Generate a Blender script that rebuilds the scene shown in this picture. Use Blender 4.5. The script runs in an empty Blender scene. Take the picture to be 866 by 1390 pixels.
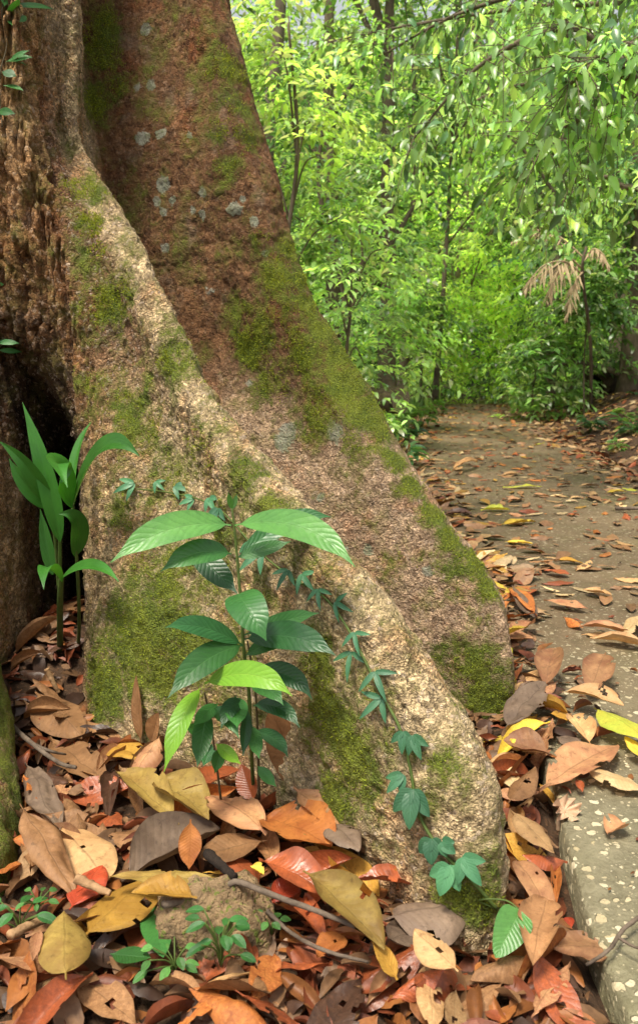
import bpy, math, random
import numpy as np
from mathutils import Vector, Matrix

random.seed(7)
RS = np.random.RandomState(11)
R = math.radians
scene = bpy.context.scene
COL = scene.collection

# ------------------------------------------------------------------ camera
CAM_Z, PITCH, FPX, W0, H0 = 1.0, R(11.24), 1082.0, 866.0, 1390.0
cam_d = bpy.data.cameras.new('camera')
cam = bpy.data.objects.new('camera', cam_d)
COL.objects.link(cam)
cam.location = (0, 0, CAM_Z)
cam.rotation_euler = (R(90) - PITCH, 0, 0)
cam_d.sensor_fit = 'VERTICAL'
cam_d.sensor_height = 36.0
cam_d.lens = FPX / H0 * 36.0
cam_d.clip_start = 0.05
cam_d.clip_end = 400
cam_d.dof.use_dof = True
cam_d.dof.focus_distance = 1.9
cam_d.dof.aperture_fstop = 7.0
scene.camera = cam

EYE = np.array([0, 0, CAM_Z])
SP, CP = math.sin(PITCH), math.cos(PITCH)


def ray(px, py):
    a = (px - W0 / 2) / FPX
    b = (H0 / 2 - py) / FPX
    return np.array([a, b * SP + CP, b * CP - SP])


def on_z(px, py, z=0.0):
    d = ray(px, py)
    return EYE + d * ((z - CAM_Z) / d[2])


def at_depth(px, py, dep):
    return EYE + ray(px, py) * dep


def at_y(px, py, y):
    d = ray(px, py)
    return EYE + d * (y / d[1])


def on_wall(px, py, A, B):
    """meet the view ray with the upright plane through plan points A and B"""
    d = ray(px, py)
    n = np.array([-(B[1] - A[1]), B[0] - A[0]])
    t = n.dot(np.array(A)) / n.dot(d[:2])
    return EYE + d * t


# ------------------------------------------------------------------ numpy noise
def _hash(ix, iy, iz, s):
    h = (ix * 374761393 + iy * 668265263 + iz * 2147483647 + s * 1274126177) & 0xFFFFFFFF
    h = ((h ^ (h >> 13)) * 1274126177) & 0xFFFFFFFF
    h = (h ^ (h >> 16)) & 0xFFFF
    return h / 65535.0


def vnoise(P, scale, seed=0):
    P = np.asarray(P, float) * np.asarray(scale, float)
    I = np.floor(P).astype(np.int64)
    f = P - I
    f = f * f * (3 - 2 * f)
    out = 0
    for dx in (0, 1):
        wx = f[..., 0] if dx else 1 - f[..., 0]
        for dy in (0, 1):
            wy = f[..., 1] if dy else 1 - f[..., 1]
            for dz in (0, 1):
                wz = f[..., 2] if dz else 1 - f[..., 2]
                out = out + wx * wy * wz * _hash(I[..., 0] + dx, I[..., 1] + dy, I[..., 2] + dz, seed)
    return out * 2 - 1


def fbm(P, scale, seed=0, octv=4, gain=0.5):
    s = np.asarray(scale, float)
    a, o, t = 1.0, 0, 0
    for k in range(octv):
        o = o + a * vnoise(P, s * 2.03 ** k, seed + k * 17)
        t += a
        a *= gain
    return o / t


def smooth01(x, a, b):
    t = np.clip((x - a) / (b - a), 0, 1)
    return t * t * (3 - 2 * t)


# ------------------------------------------------------------------ objects
def mk_mesh(name, V, F, smooth=True, uv=None):
    V = np.asarray(V, np.float32)
    me = bpy.data.meshes.new(name)
    if isinstance(F, np.ndarray):
        k = F.shape[1]
        n = F.shape[0]
        me.vertices.add(len(V))
        me.vertices.foreach_set('co', V.ravel())
        me.loops.add(n * k)
        me.loops.foreach_set('vertex_index', F.ravel().astype(np.int32))
        me.polygons.add(n)
        me.polygons.foreach_set('loop_start', np.arange(0, n * k, k, dtype=np.int32))
        me.update(calc_edges=True)
    else:
        me.from_pydata(V.tolist(), [], F)
    if smooth:
        me.polygons.foreach_set('use_smooth', np.ones(len(me.polygons), bool))
    if uv is not None:
        li = np.zeros(len(me.loops), np.int32)
        me.loops.foreach_get('vertex_index', li)
        l = me.uv_layers.new(name='UVMap')
        l.data.foreach_set('uv', np.asarray(uv, np.float32)[li].ravel())
    me.update()
    return me


def attr_f(me, name, a):
    t = me.attributes.new(name, 'FLOAT', 'POINT')
    t.data.foreach_set('value', np.asarray(a, np.float32))


def attr_c(me, name, c):
    c = np.asarray(c, np.float32)
    if c.shape[1] == 3:
        c = np.hstack([c, np.ones((len(c), 1), np.float32)])
    t = me.attributes.new(name, 'FLOAT_COLOR', 'POINT')
    t.data.foreach_set('color', c.ravel())


def link(name, me, mat=None, parent=None):
    o = bpy.data.objects.new(name, me)
    COL.objects.link(o)
    if mat is not None:
        me.materials.clear()
        me.materials.append(mat)
    if parent is not None:
        o.parent = parent
    return o


def tag(o, label=None, cat=None, group=None, kind=None):
    if label:
        o['label'] = label
    if cat:
        o['category'] = cat
    if group:
        o['group'] = group
    if kind:
        o['kind'] = kind
    return o


def thing(name, label, cat, loc, group=None):
    o = bpy.data.objects.new(name, None)
    o.empty_display_size = 0.05
    COL.objects.link(o)
    o.location = loc
    return tag(o, label, cat, group)


def part(name, V, F, mat, root, uv=None, smooth=True):
    """a mesh given in world coordinates, parented to its thing"""
    V = np.asarray(V, float) - np.array(root.location)
    return link(name, mk_mesh(name, V, F, smooth, uv), mat, root)


def solo(name, V, F, mat, loc, label, cat, group=None, uv=None):
    V = np.asarray(V, float) - np.array(loc)
    o = link(name, mk_mesh(name, V, F, True, uv), mat)
    o.location = loc
    return tag(o, label, cat, group)


def tube(pts, rads, sides=8, wob=0.0, seed=0):
    pts = np.asarray(pts, float)
    n = len(pts)
    rads = np.asarray(rads, float) * np.ones(n)
    T = np.gradient(pts, axis=0)
    T /= np.linalg.norm(T, axis=1)[:, None] + 1e-9
    ref = np.array([0.31, 0.17, 0.93]) if abs(T[0][2]) < 0.8 else np.array([0.93, 0.2, 0.1])
    V, F = [], []
    for i in range(n):
        s = np.cross(T[i], ref)
        s /= np.linalg.norm(s)
        b = np.cross(T[i], s)
        for k in range(sides):
            a = 2 * math.pi * k / sides
            V.append(pts[i] + (s * math.cos(a) + b * math.sin(a)) * rads[i])
    V = np.array(V)
    if wob:
        q = vnoise(V, 1.2 / max(rads.max(), 1e-4), seed)
        c = np.repeat(pts, sides, axis=0)
        V = c + (V - c) * (1 + wob * q)[:, None]
    for i in range(n - 1):
        for k in range(sides):
            k2 = (k + 1) % sides
            F.append((i * sides + k, i * sides + k2, (i + 1) * sides + k2, (i + 1) * sides + k))
    F.append(tuple(range(sides))[::-1])
    F.append(tuple((n - 1) * sides + k for k in range(sides)))
    return V, F


def curve(pts, n):
    """Catmull-Rom through points"""
    P = np.asarray(pts, float)
    P = np.vstack([2 * P[0] - P[1], P, 2 * P[-1] - P[-2]])
    m = len(P) - 3
    out = []
    for t in np.linspace(0, m - 1e-6, n):
        i = int(t)
        f = t - i
        a, b, c, d = P[i], P[i + 1], P[i + 2], P[i + 3]
        out.append(0.5 * (2 * b + (c - a) * f + (2 * a - 5 * b + 4 * c - d) * f * f + (3 * b - a - 3 * c + d) * f ** 3))
    return np.array(out)


def merge(parts):
    V, F, o = [], [], 0
    for v, f in parts:
        V.append(np.asarray(v))
        F += [tuple(int(i) + o for i in q) for q in f]
        o += len(v)
    return np.vstack(V), F


# ------------------------------------------------------------------ materials
class NT:
    def __init__(s, name):
        s.m = bpy.data.materials.new(name)
        s.m.use_nodes = True
        s.t = s.m.node_tree
        s.t.nodes.clear()
        s.out = s.t.nodes.new('ShaderNodeOutputMaterial')

    def n(s, typ, ins=None, **kw):
        x = s.t.nodes.new('ShaderNode' + typ)
        for k, v in kw.items():
            setattr(x, k, v)
        for k, v in (ins or {}).items():
            sock = x.inputs[k]
            if isinstance(v, bpy.types.NodeSocket):
                s.t.links.new(v, sock)
            else:
                if isinstance(v, tuple) and len(v) == 3 and sock.type == 'RGBA':
                    v = (*v, 1)
                sock.default_value = v
        return x

    def math(s, op, a, b=0.0, c=0.0, clamp=False):
        x = s.n('Math', {0: a, 1: b, 2: c}, operation=op)
        x.use_clamp = clamp
        return x.outputs[0]

    def mix(s, f, a, b, mode='MIX'):
        x = s.n('Mix', data_type='RGBA', blend_type=mode)
        for i, v in ((0, f), (6, a), (7, b)):
            sock = x.inputs[i]
            if isinstance(v, bpy.types.NodeSocket):
                s.t.links.new(v, sock)
            else:
                sock.default_value = v if not isinstance(v, tuple) or len(v) == 4 else (*v, 1)
        return x.outputs[2]

    def ramp(s, f, stops):
        x = s.n('ValToRGB', {0: f})
        e = x.color_ramp.elements
        while len(e) < len(stops):
            e.new(0.5)
        for q, (p, c) in zip(e, stops):
            q.position = p
            q.color = (*c, 1) if len(c) == 3 else c
        return x.outputs[0]

    def noise(s, vec, scale, detail=4, rough=0.55, dist=0.0):
        return s.n('TexNoise', {'Vector': vec, 'Scale': scale, 'Detail': detail, 'Roughness': rough, 'Distortion': dist})

    def maprange(s, v, a, b, c=0.0, d=1.0):
        return s.n('MapRange', {0: v, 1: a, 2: b, 3: c, 4: d}).outputs[0]

    def done(s, shader, disp=None):
        s.t.links.new(shader, s.out.inputs[0])
        return s.m


def bark_material():
    k = NT('bark')
    pos = k.n('TexCoord').outputs['Object']
    warp = k.noise(pos, 55, 4, .65)
    wv = k.n('VectorMath', {0: warp.outputs['Color'], 1: (0.5, 0.5, 0.5)}, operation='SUBTRACT').outputs[0]
    wv = k.n('VectorMath', {0: wv, 'Scale': 0.03}, operation='SCALE').outputs[0]
    p2 = k.n('VectorMath', {0: pos, 1: wv}).outputs[0]
    chip = k.n('TexVoronoi', {'Vector': p2, 'Scale': 120.0, 'Randomness': 1.0})
    chipb = k.n('TexVoronoi', {'Vector': p2, 'Scale': 210.0, 'Randomness': 1.0})
    n1 = k.noise(p2, 9, 6, 0.65)
    n2 = k.noise(pos, 45, 5, 0.7)
    n3 = k.noise(pos, 260, 3, 0.6)
    col = k.n('Attribute', attribute_name='col').outputs['Color']
    rough_a = k.n('Attribute', attribute_name='chips').outputs['Fac']
    cr = k.n('SeparateColor', {0: chip.outputs['Color']}).outputs[0]
    crb = k.n('SeparateColor', {0: chipb.outputs['Color']}).outputs[0]
    v = k.math('MULTIPLY_ADD', cr, 0.5, 0.75)
    v = k.math('MULTIPLY', v, k.math('MULTIPLY_ADD', crb, 0.6, 0.7))
    v = k.math('POWER', v, k.math('MULTIPLY_ADD', rough_a, 1.1, 0.3))
    v = k.math('MULTIPLY', v, k.maprange(n1.outputs[0], 0.3, 0.7, 0.6, 1.35))
    v = k.math('MULTIPLY', v, k.maprange(n2.outputs[0], 0.3, 0.7, 0.6, 1.35))
    gap = k.maprange(chip.outputs['Distance'], 0.3, 0.8, 1.25, 0.7)
    v = k.math('MULTIPLY', v, gap)
    base = k.mix(1.0, col, k.n('CombineColor', {0: v, 1: v, 2: v}).outputs[0], 'MULTIPLY')
    # hue wander: rusty and grey streaks
    nh = k.noise(pos, 6.5, 5, 0.6)
    base = k.mix(k.maprange(nh.outputs[0], 0.52, 0.68, 0, 0.55), base,
                 k.mix(1.0, base, (1.3, 0.75, 0.5), 'MULTIPLY'))
    ng = k.noise(k.n('VectorMath', {0: pos, 1: (1.7, 8.1, 2.3)}).outputs[0], 13, 6, 0.65)
    base = k.mix(k.maprange(ng.outputs[0], 0.46, 0.66, 0, 0.5), base, (0.26, 0.235, 0.06))
    nh2 = k.noise(k.n('VectorMath', {0: pos, 1: (5.2, 1.1, 3.3)}).outputs[0], 11, 5, 0.6)
    base = k.mix(k.maprange(nh2.outputs[0], 0.57, 0.72, 0, 0.4), base, (0.36, 0.29, 0.21))
    pale = k.maprange(cr, 0.86, 0.95, 0, 1)
    pale = k.math('MULTIPLY', pale, k.math('MULTIPLY', rough_a, 0.75))
    base = k.mix(pale, base, (0.62, 0.48, 0.36))
    stv = k.n('Mapping', {0: pos, 3: (7.0, 7.0, 1.6)}).outputs[0]
    stn = k.noise(stv, 1.0, 6, .65)
    base = k.mix(k.maprange(stn.outputs[0], .54, .68, 0, .45), base, k.mix(1.0, base, (.5, .42, .36), 'MULTIPLY'))
    cv = k.n('VectorMath', {0: k.n('Mapping', {0: pos, 3: (1.0, 1.0, .55)}).outputs[0], 1: k.n('VectorMath', {0: k.noise(pos, 10, 5, .65).outputs['Color'], 'Scale': .22}, operation='SCALE').outputs[0]}).outputs[0]
    ce = k.n('TexVoronoi', {'Vector': cv, 'Scale': 13.0}, feature='DISTANCE_TO_EDGE').outputs['Distance']
    crk = k.math('MULTIPLY', k.maprange(ce, 0.0, 0.045, 1, 0), k.maprange(n1.outputs[0], .42, .62, 0, 1))
    base = k.mix(k.math('MULTIPLY', crk, .7), base, k.mix(1.0, base, (.28, .22, .2), 'MULTIPLY'))
    # lichen
    la = k.n('Attribute', attribute_name='lichen').outputs['Fac']
    lf = k.math('ADD', la, k.maprange(n2.outputs[0], 0.3, 0.7, -0.45, 0.45))
    lf = k.math('MULTIPLY', k.maprange(lf, 0.42, 0.58, 0, 1), k.maprange(n3.outputs[0], 0.3, 0.6, 0.45, 0.95))
    base = k.mix(lf, base, k.mix(k.maprange(n1.outputs[0], .35, .65), (0.27, 0.31, 0.19), (0.42, 0.43, 0.36)))
    # moss
    ma = k.n('Attribute', attribute_name='moss').outputs['Fac']
    mf = k.math('ADD', ma, k.maprange(n2.outputs[0], 0.25, 0.75, -0.5, 0.5))
    mf = k.math('ADD', mf, k.maprange(ng.outputs[0], 0.3, 0.7, -0.45, 0.45))
    mf = k.math('ADD', mf, k.maprange(n3.outputs[0], 0.25, 0.75, -0.2, 0.2))
    mf = k.maprange(mf, 0.34, 0.95, 0, 0.95)
    mcol = k.mix(k.maprange(n3.outputs[0], 0.3, 0.7), (0.085, 0.115, 0.014), (0.36, 0.42, 0.05))
    mcol = k.mix(k.maprange(nh2.outputs[0], 0.4, 0.6), mcol, k.mix(1.0, mcol, (0.62, 0.72, 0.7), 'MULTIPLY'))
    base = k.mix(mf, base, mcol)
    hgt = k.math('MULTIPLY', k.math('SUBTRACT', 1.0, chip.outputs['Distance']), k.math('MULTIPLY', k.math('MULTIPLY_ADD', rough_a, 0.9, 0.15), k.maprange(nh.outputs[0], .38, .62, .15, 1.3)))
    hgt = k.math('ADD', hgt, k.math('MULTIPLY', n2.outputs[0], 0.9))
    hgt = k.math('ADD', hgt, k.math('MULTIPLY', n3.outputs[0], k.math('MULTIPLY_ADD', mf, 0.8, 0.35)))
    hgt = k.math('SUBTRACT', hgt, k.math('MULTIPLY', crk, .8))
    bmp = k.n('Bump', {'Strength': 0.9, 'Distance': 0.022, 'Height': hgt})
    b = k.n('BsdfPrincipled', {'Base Color': base, 'Roughness': 0.85, 'Specular IOR Level': 0.25, 'Normal': bmp.outputs[0]})
    return k.done(b.outputs[0])


def leaf_material(name, col, col2=None, vein=(0.5, 0.3), nveins=11, trans=0.2, rough=0.5, spots=0.5, tcol=None, spec=0.4, vcol=None, bumpd=0.003):
    """procedural blade: midrib and side veins drawn from the blade's own uv; vein = (colour change, bump)"""
    k = NT(name)
    uv = k.n('UVMap').outputs[0]
    s = k.n('SeparateXYZ', {0: uv})
    u, v = s.outputs[0], s.outputs[1]
    av = k.math('ABSOLUTE', k.math('SUBTRACT', v, 0.5))
    pos = k.n('TexCoord').outputs['Object']
    oi = k.n('ObjectInfo').outputs['Random']
    seedv = k.n('CombineXYZ', {0: k.math('MULTIPLY', oi, 37.0), 1: k.math('MULTIPLY', oi, 11.0), 2: 0.0}).outputs[0]
    pos = k.n('VectorMath', {0: pos, 1: seedv}).outputs[0]
    na = k.noise(pos, 14, 5, 0.6)
    nb = k.noise(pos, 75, 4, 0.65)
    sv = k.math('SUBTRACT', k.math('MULTIPLY', u, nveins), k.math('MULTIPLY', k.math('POWER', av, 0.85), 4.2))
    sv = k.math('ADD', sv, k.math('MULTIPLY', na.outputs[0], 1.3))
    fr = k.math('ABSOLUTE', k.math('SUBTRACT', k.math('FRACT', sv), 0.5))
    side = k.maprange(fr, 0.0, 0.10, 1, 0)
    mid = k.maprange(av, 0.008, 0.028, 1, 0)
    vein_m = k.math('MAXIMUM', k.math('MULTIPLY', k.math('MULTIPLY', side, k.maprange(na.outputs[0], .3, .7, .15, 1)), 0.5), mid)
    puff = k.math('MULTIPLY', k.math('SINE', k.math('MULTIPLY', fr, math.pi)), 1.0)
    c2 = col2 or tuple(c * 0.55 for c in col)
    base = k.mix(k.maprange(na.outputs[0], 0.35, 0.68), col, c2)
    base = k.mix(k.math('MULTIPLY', k.maprange(nb.outputs[0], 0.56, 0.70), spots), base, tuple(c * 0.35 for c in c2))
    nd = k.noise(k.n('VectorMath', {0: pos, 1: (4.4, 9.1, 2.2)}).outputs[0], 30, 5, 0.65)
    base = k.mix(k.math('MULTIPLY', k.maprange(nd.outputs[0], 0.5, 0.68), spots), base, tuple(min(1, c * 1.45) for c in col))
    net = k.n('TexVoronoi', {'Vector': pos, 'Scale': 170.0}, feature='DISTANCE_TO_EDGE').outputs['Distance']
    netm = k.maprange(net, 0.0, 0.08, 1, 0)
    base = k.mix(k.math('MULTIPLY', netm, 0.16), base, tuple(c * 0.4 for c in col))
    edge = k.math('MULTIPLY', k.maprange(av, 0.40, 0.5), k.maprange(nd.outputs[0], .4, .6, .0, spots))
    base = k.mix(edge, base, tuple(c * 0.45 for c in c2))
    bright = k.math('MULTIPLY_ADD', oi, 0.75, 0.68)
    base = k.mix(1.0, base, k.n('CombineColor', {0: bright, 1: bright, 2: bright}).outputs[0], 'MULTIPLY')
    vc = vcol or tuple(c * 0.35 for c in col)
    base = k.mix(k.math('MULTIPLY', vein_m, vein[0]), base, vc)
    h = k.math('ADD', k.math('MULTIPLY', puff, 0.32), k.math('ADD', k.math('MULTIPLY', nb.outputs[0], 0.45), k.math('MULTIPLY', na.outputs[0], 0.9)))
    h = k.math('SUBTRACT', h, k.math('MULTIPLY', mid, 0.5))
    bmp = k.n('Bump', {'Strength': vein[1], 'Distance': bumpd, 'Height': h})
    b = k.n('BsdfPrincipled', {'Base Color': base, 'Roughness': rough, 'Specular IOR Level': spec, 'Normal': bmp.outputs[0]})
    if trans:
        tc = k.mix(1.0, base, tcol or (1.6, 1.2, 0.7), 'MULTIPLY')
        tr = k.n('BsdfTranslucent', {'Color': tc, 'Normal': bmp.outputs[0]})
        return k.done(k.n('MixShader', {0: trans, 1: b.outputs[0], 2: tr.outputs[0]}).outputs[0])
    return k.done(b.outputs[0])


def foliage_material(name, rough=0.42, trans=0.42, spec=0.5):
    k = NT(name)
    c = k.n('Attribute', attribute_name='col').outputs['Color']
    b = k.n('BsdfPrincipled', {'Base Color': c, 'Roughness': rough, 'Specular IOR Level': spec})
    tr = k.n('BsdfTranslucent', {'Color': k.mix(1.0, c, (2.2, 2.0, 1.05), 'MULTIPLY')})
    return k.done(k.n('MixShader', {0: trans, 1: b.outputs[0], 2: tr.outputs[0]}).outputs[0])


def plain_noise_material(name, c1, c2, scale, rough=0.85, bump=0.5, dist=0.01, stretch=(1, 1, 1), spec=0.3, c3=None):
    k = NT(name)
    pos = k.n('Mapping', {0: k.n('TexCoord').outputs['Object'], 3: stretch}).outputs[0]
    n = k.noise(pos, scale, 6, 0.65)
    n2 = k.noise(pos, scale * 4.3, 4, 0.6)
    base = k.mix(k.maprange(n.outputs[0], 0.32, 0.68), c1, c2)
    if c3:
        base = k.mix(k.maprange(n2.outputs[0], 0.55, 0.66), base, c3)
    h = k.math('ADD', n.outputs[0], k.math('MULTIPLY', n2.outputs[0], 0.5))
    bmp = k.n('Bump', {'Strength': bump, 'Distance': dist, 'Height': h})
    return k.done(k.n('BsdfPrincipled', {'Base Color': base, 'Roughness': rough, 'Specular IOR Level': spec, 'Normal': bmp.outputs[0]}).outputs[0])


def path_material():
    k = NT('path_concrete')
    pos = k.n('TexCoord').outputs['Object']
    y = k.n('SeparateXYZ', {0: pos}).outputs[1]
    n1 = k.noise(pos, 1.6, 6, 0.6)
    n2 = k.noise(pos, 14, 5, 0.65)
    n3 = k.noise(pos, 90, 4, 0.6)
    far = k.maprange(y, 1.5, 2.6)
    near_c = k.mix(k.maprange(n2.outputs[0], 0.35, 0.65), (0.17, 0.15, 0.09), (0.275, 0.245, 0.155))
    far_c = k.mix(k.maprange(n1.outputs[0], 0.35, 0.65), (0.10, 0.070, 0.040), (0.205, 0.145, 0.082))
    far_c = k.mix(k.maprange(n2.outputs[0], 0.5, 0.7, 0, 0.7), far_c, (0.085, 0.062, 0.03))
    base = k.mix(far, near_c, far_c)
    green = k.noise(k.n('VectorMath', {0: pos, 1: (3, 7, 1)}).outputs[0], 2.3, 4, 0.6)
    base = k.mix(k.maprange(green.outputs[0], 0.53, 0.66, 0, 0.3), base, (0.13, 0.13, 0.045))
    base = k.mix(k.maprange(n3.outputs[0], 0.35, 0.65, 0.25, 0), base, (0.05, 0.04, 0.02))
    # worn pebbles showing through
    wv = k.n('VectorMath', {0: k.noise(pos, 30, 3).outputs['Color'], 'Scale': 0.03}, operation='SCALE').outputs[0]
    pv = k.n('VectorMath', {0: pos, 1: wv}).outputs[0]
    vo = k.n('TexVoronoi', {'Vector': pv, 'Scale': 46.0})
    rr = k.n('SeparateColor', {0: vo.outputs['Color']}).outputs
    size = k.math('MULTIPLY', k.math('POWER', rr[0], 1.9), 0.54)
    peb = k.maprange(k.math('SUBTRACT', size, vo.outputs['Distance']), 0.0, 0.05, 0, 1)
    vs = k.n('TexVoronoi', {'Vector': pv, 'Scale': 120.0})
    rs = k.n('SeparateColor', {0: vs.outputs['Color']}).outputs
    ps = k.maprange(k.math('SUBTRACT', k.math('MULTIPLY', k.math('POWER', rs[0], 3.0), 0.5), vs.outputs['Distance']), 0.0, 0.08, 0, 1)
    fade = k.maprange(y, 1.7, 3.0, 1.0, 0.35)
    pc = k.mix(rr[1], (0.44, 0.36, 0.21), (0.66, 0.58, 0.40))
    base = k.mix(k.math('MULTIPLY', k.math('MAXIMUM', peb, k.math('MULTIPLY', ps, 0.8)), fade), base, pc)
    h = k.math('ADD', k.math('MULTIPLY', peb, 0.35), k.math('MULTIPLY', n2.outputs[0], 0.8))
    h = k.math('ADD', h, k.math('MULTIPLY', n3.outputs[0], 0.5))
    bmp = k.n('Bump', {'Strength': 0.9, 'Distance': 0.014, 'Height': h})
    rgh = k.maprange(n1.outputs[0], 0.35, 0.65, 0.5, 0.85)
    return k.done(k.n('BsdfPrincipled', {'Base Color': base, 'Roughness': rgh, 'Specular IOR Level': 0.35, 'Normal': bmp.outputs[0]}).outputs[0])


M_BARK = bark_material()
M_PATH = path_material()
M_SOIL = plain_noise_material('soil', (0.028, 0.016, 0.009), (0.085, 0.047, 0.025), 18, 0.95, 0.9, 0.02, c3=(0.14, 0.07, 0.035))
M_HILL = plain_noise_material('hill_growth', (0.012, 0.03, 0.006), (0.05, 0.10, 0.015), 1.5, 0.9, 1.0, 0.3, c3=(0.10, 0.17, 0.03))
M_ROCK = plain_noise_material('rock', (0.47, 0.31, 0.165), (0.11, 0.075, 0.04), 22, 0.9, 1.0, 0.03, c3=(0.16, 0.20, 0.035))
M_TWIG = plain_noise_material('twig_bark', (0.20, 0.15, 0.11), (0.07, 0.05, 0.035), 40, 0.85, 0.6, 0.004)
M_STICK = plain_noise_material('pale_stick', (0.50, 0.31, 0.16), (0.24, 0.13, 0.06), 45, 0.8, 0.6, 0.004)
M_TRUNK = plain_noise_material('far_bark', (0.09, 0.068, 0.045), (0.2, 0.155, 0.105), 9, 0.9, 0.8, 0.03, (1, 1, 0.25))
M_TRUNKP = plain_noise_material('pale_far_bark', (0.14, 0.11, 0.075), (0.30, 0.24, 0.17), 7, 0.9, 0.6, 0.03, (1, 1, 0.3))
M_LOG = plain_noise_material('log_bark', (0.03, 0.022, 0.014), (0.13, 0.09, 0.055), 14, 0.9, 0.9, 0.03, (1, 1, 1), c3=(0.10, 0.11, 0.03))
M_DARK = plain_noise_material('rotten_wood', (0.012, 0.008, 0.006), (0.03, 0.02, 0.014), 20, 0.95, 0.6, 0.02)
M_DEADFROND = plain_noise_material('dead_frond', (0.52, 0.40, 0.24), (0.32, 0.22, 0.12), 9, 0.75, 0.3, 0.01)
M_STEM = plain_noise_material('green_stem', (0.10, 0.15, 0.03), (0.06, 0.09, 0.02), 60, 0.6, 0.2, 0.002)
M_STEMB = plain_noise_material('brown_stem', (0.10, 0.075, 0.035), (0.06, 0.045, 0.02), 60, 0.7, 0.2, 0.002)
M_FOL = foliage_material('foliage', .33, .48, .9)
M_FOLG = foliage_material('glossy_foliage', 0.33, 0.42, 0.75)
M_MOSS = foliage_material('moss_blades', 0.8, 0.3, 0.15)
M_SHROOM = plain_noise_material('mushroom_flesh', (0.62, 0.44, 0.30), (0.46, 0.27, 0.15), 60, 0.7, 0.4, 0.003)

DRY = {   # dry blades: colour, second colour
    'brown': ((0.29, 0.155, 0.075), (0.19, 0.095, 0.045)),
    'tan': ((0.43, 0.27, 0.135), (0.33, 0.18, 0.08)),
    'rust': ((0.33, 0.085, 0.030), (0.20, 0.055, 0.025)),
    'orange': ((0.44, 0.165, 0.045), (0.28, 0.08, 0.025)),
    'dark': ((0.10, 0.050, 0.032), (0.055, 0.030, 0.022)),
    'ochre': ((0.42, 0.24, 0.045), (0.33, 0.17, 0.03)),
    'olive': ((0.26, 0.185, 0.05), (0.19, 0.115, 0.035)),
    'yellow': ((0.62, 0.47, 0.07), (0.52, 0.34, 0.05)),
    'grey': ((0.19, 0.135, 0.10), (0.11, 0.075, 0.058)),
    'pink': ((0.37, 0.205, 0.105), (0.25, 0.105, 0.06)),
    'lime': ((0.36, 0.42, 0.06), (0.45, 0.40, 0.06)),
    'red': ((0.42, 0.07, 0.03), (0.30, 0.04, 0.02)),
    'cream': ((0.60, 0.45, 0.26), (0.50, 0.33, 0.16)),
}
M_DRY = {}
DRY = {k: (tuple(min(.8, c * g) for c, g in zip(a, (1.12, 1.1, 1.02))), tuple(min(.8, c * g) for c, g in zip(b, (1.12, 1.1, 1.02)))) for k, (a, b) in DRY.items()}
for _k, (_a, _b) in DRY.items():
    gl = _k in ('rust', 'dark', 'red')
    M_DRY[_k] = leaf_material('dry_leaf_' + _k, _a, _b, vein=(0.42 if _k in ('brown', 'tan', 'grey', 'pink', 'cream') else .28, 0.36), nveins=random.Random(len(_k) * 7 + ord(_k[0])).choice([9, 11, 12, 14]), trans=0.10 if _k != 'lime' else 0.25,
                              rough=0.36 if gl else 0.55, spec=0.55 if gl else 0.25, spots=0.55)
GV = (0.10, 0.26, 0.05)
M_LEAF = {
    'light': leaf_material('leaf_light', (0.105, 0.27, 0.060), (0.075, 0.21, 0.05), (0.24, 0.34), 12, 0.30, 0.36, 0.3, (1.5, 1.5, .5), 0.5, (0.22, 0.42, 0.14), 0.004),
    'mid': leaf_material('leaf_mid', (0.055, 0.19, 0.042), (0.04, 0.15, 0.038), (0.24, 0.34), 12, 0.28, 0.36, 0.3, (1.5, 1.5, .5), 0.55, (0.13, 0.32, 0.10), 0.004),
    'deep': leaf_material('leaf_deep', (0.034, 0.135, 0.036), (0.026, 0.105, 0.032), (0.24, 0.34), 12, 0.22, 0.36, 0.3, (1.5, 1.5, .5), 0.55, (0.07, 0.20, 0.07), 0.004),
    'bright': leaf_material('leaf_bright', (0.20, 0.41, 0.035), (0.16, 0.36, 0.03), (0.24, 0.34), 12, 0.34, 0.38, 0.08, (1.4, 1.4, .4), 0.45, (0.40, 0.60, 0.10), 0.004),
    'palm': leaf_material('palm_blade', (0.05, 0.19, 0.025), (0.035, 0.14, 0.02), (0.2, 0.3), 3, 0.30, 0.36, 0.05, (1.5, 1.5, .4), 0.45, (0.06, 0.2, 0.03), 0.002),
    'vine': leaf_material('vine_leaf', (0.075, 0.215, 0.095), (0.05, 0.16, 0.08), (0.35, 0.22), 7, 0.15, 0.42, 0.1, (1.3, 1.5, .7), 0.45, (0.12, 0.30, 0.18), 0.003),
}

# ------------------------------------------------------------------ ground lines
LE = np.array([(0.36, -3), (0.42, 0.4), (0.46, 1.2), (0.53, 1.66), (0.62, 3), (0.74, 5), (.90, 8.4), (1.34, 11.8), (2.0, 14.8), (2.7, 17.4), (4.5, 21)])
RE = np.array([(2.2, -3), (2.25, 0.4), (2.28, 1.2), (2.3, 1.66), (2.32, 3), (2.42, 5), (2.72, 8.4), (3.15, 11.8), (3.75, 14.8), (4.5, 17.4), (6.1, 21)])
PATH_Z = 0.05


def left_x(y):
    return np.interp(y, LE[:, 1], LE[:, 0])


def right_x(y):
    return np.interp(y, RE[:, 1], RE[:, 0])


def far_drop(y):
    return -0.035 * np.maximum(0, y - 15.2)


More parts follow.
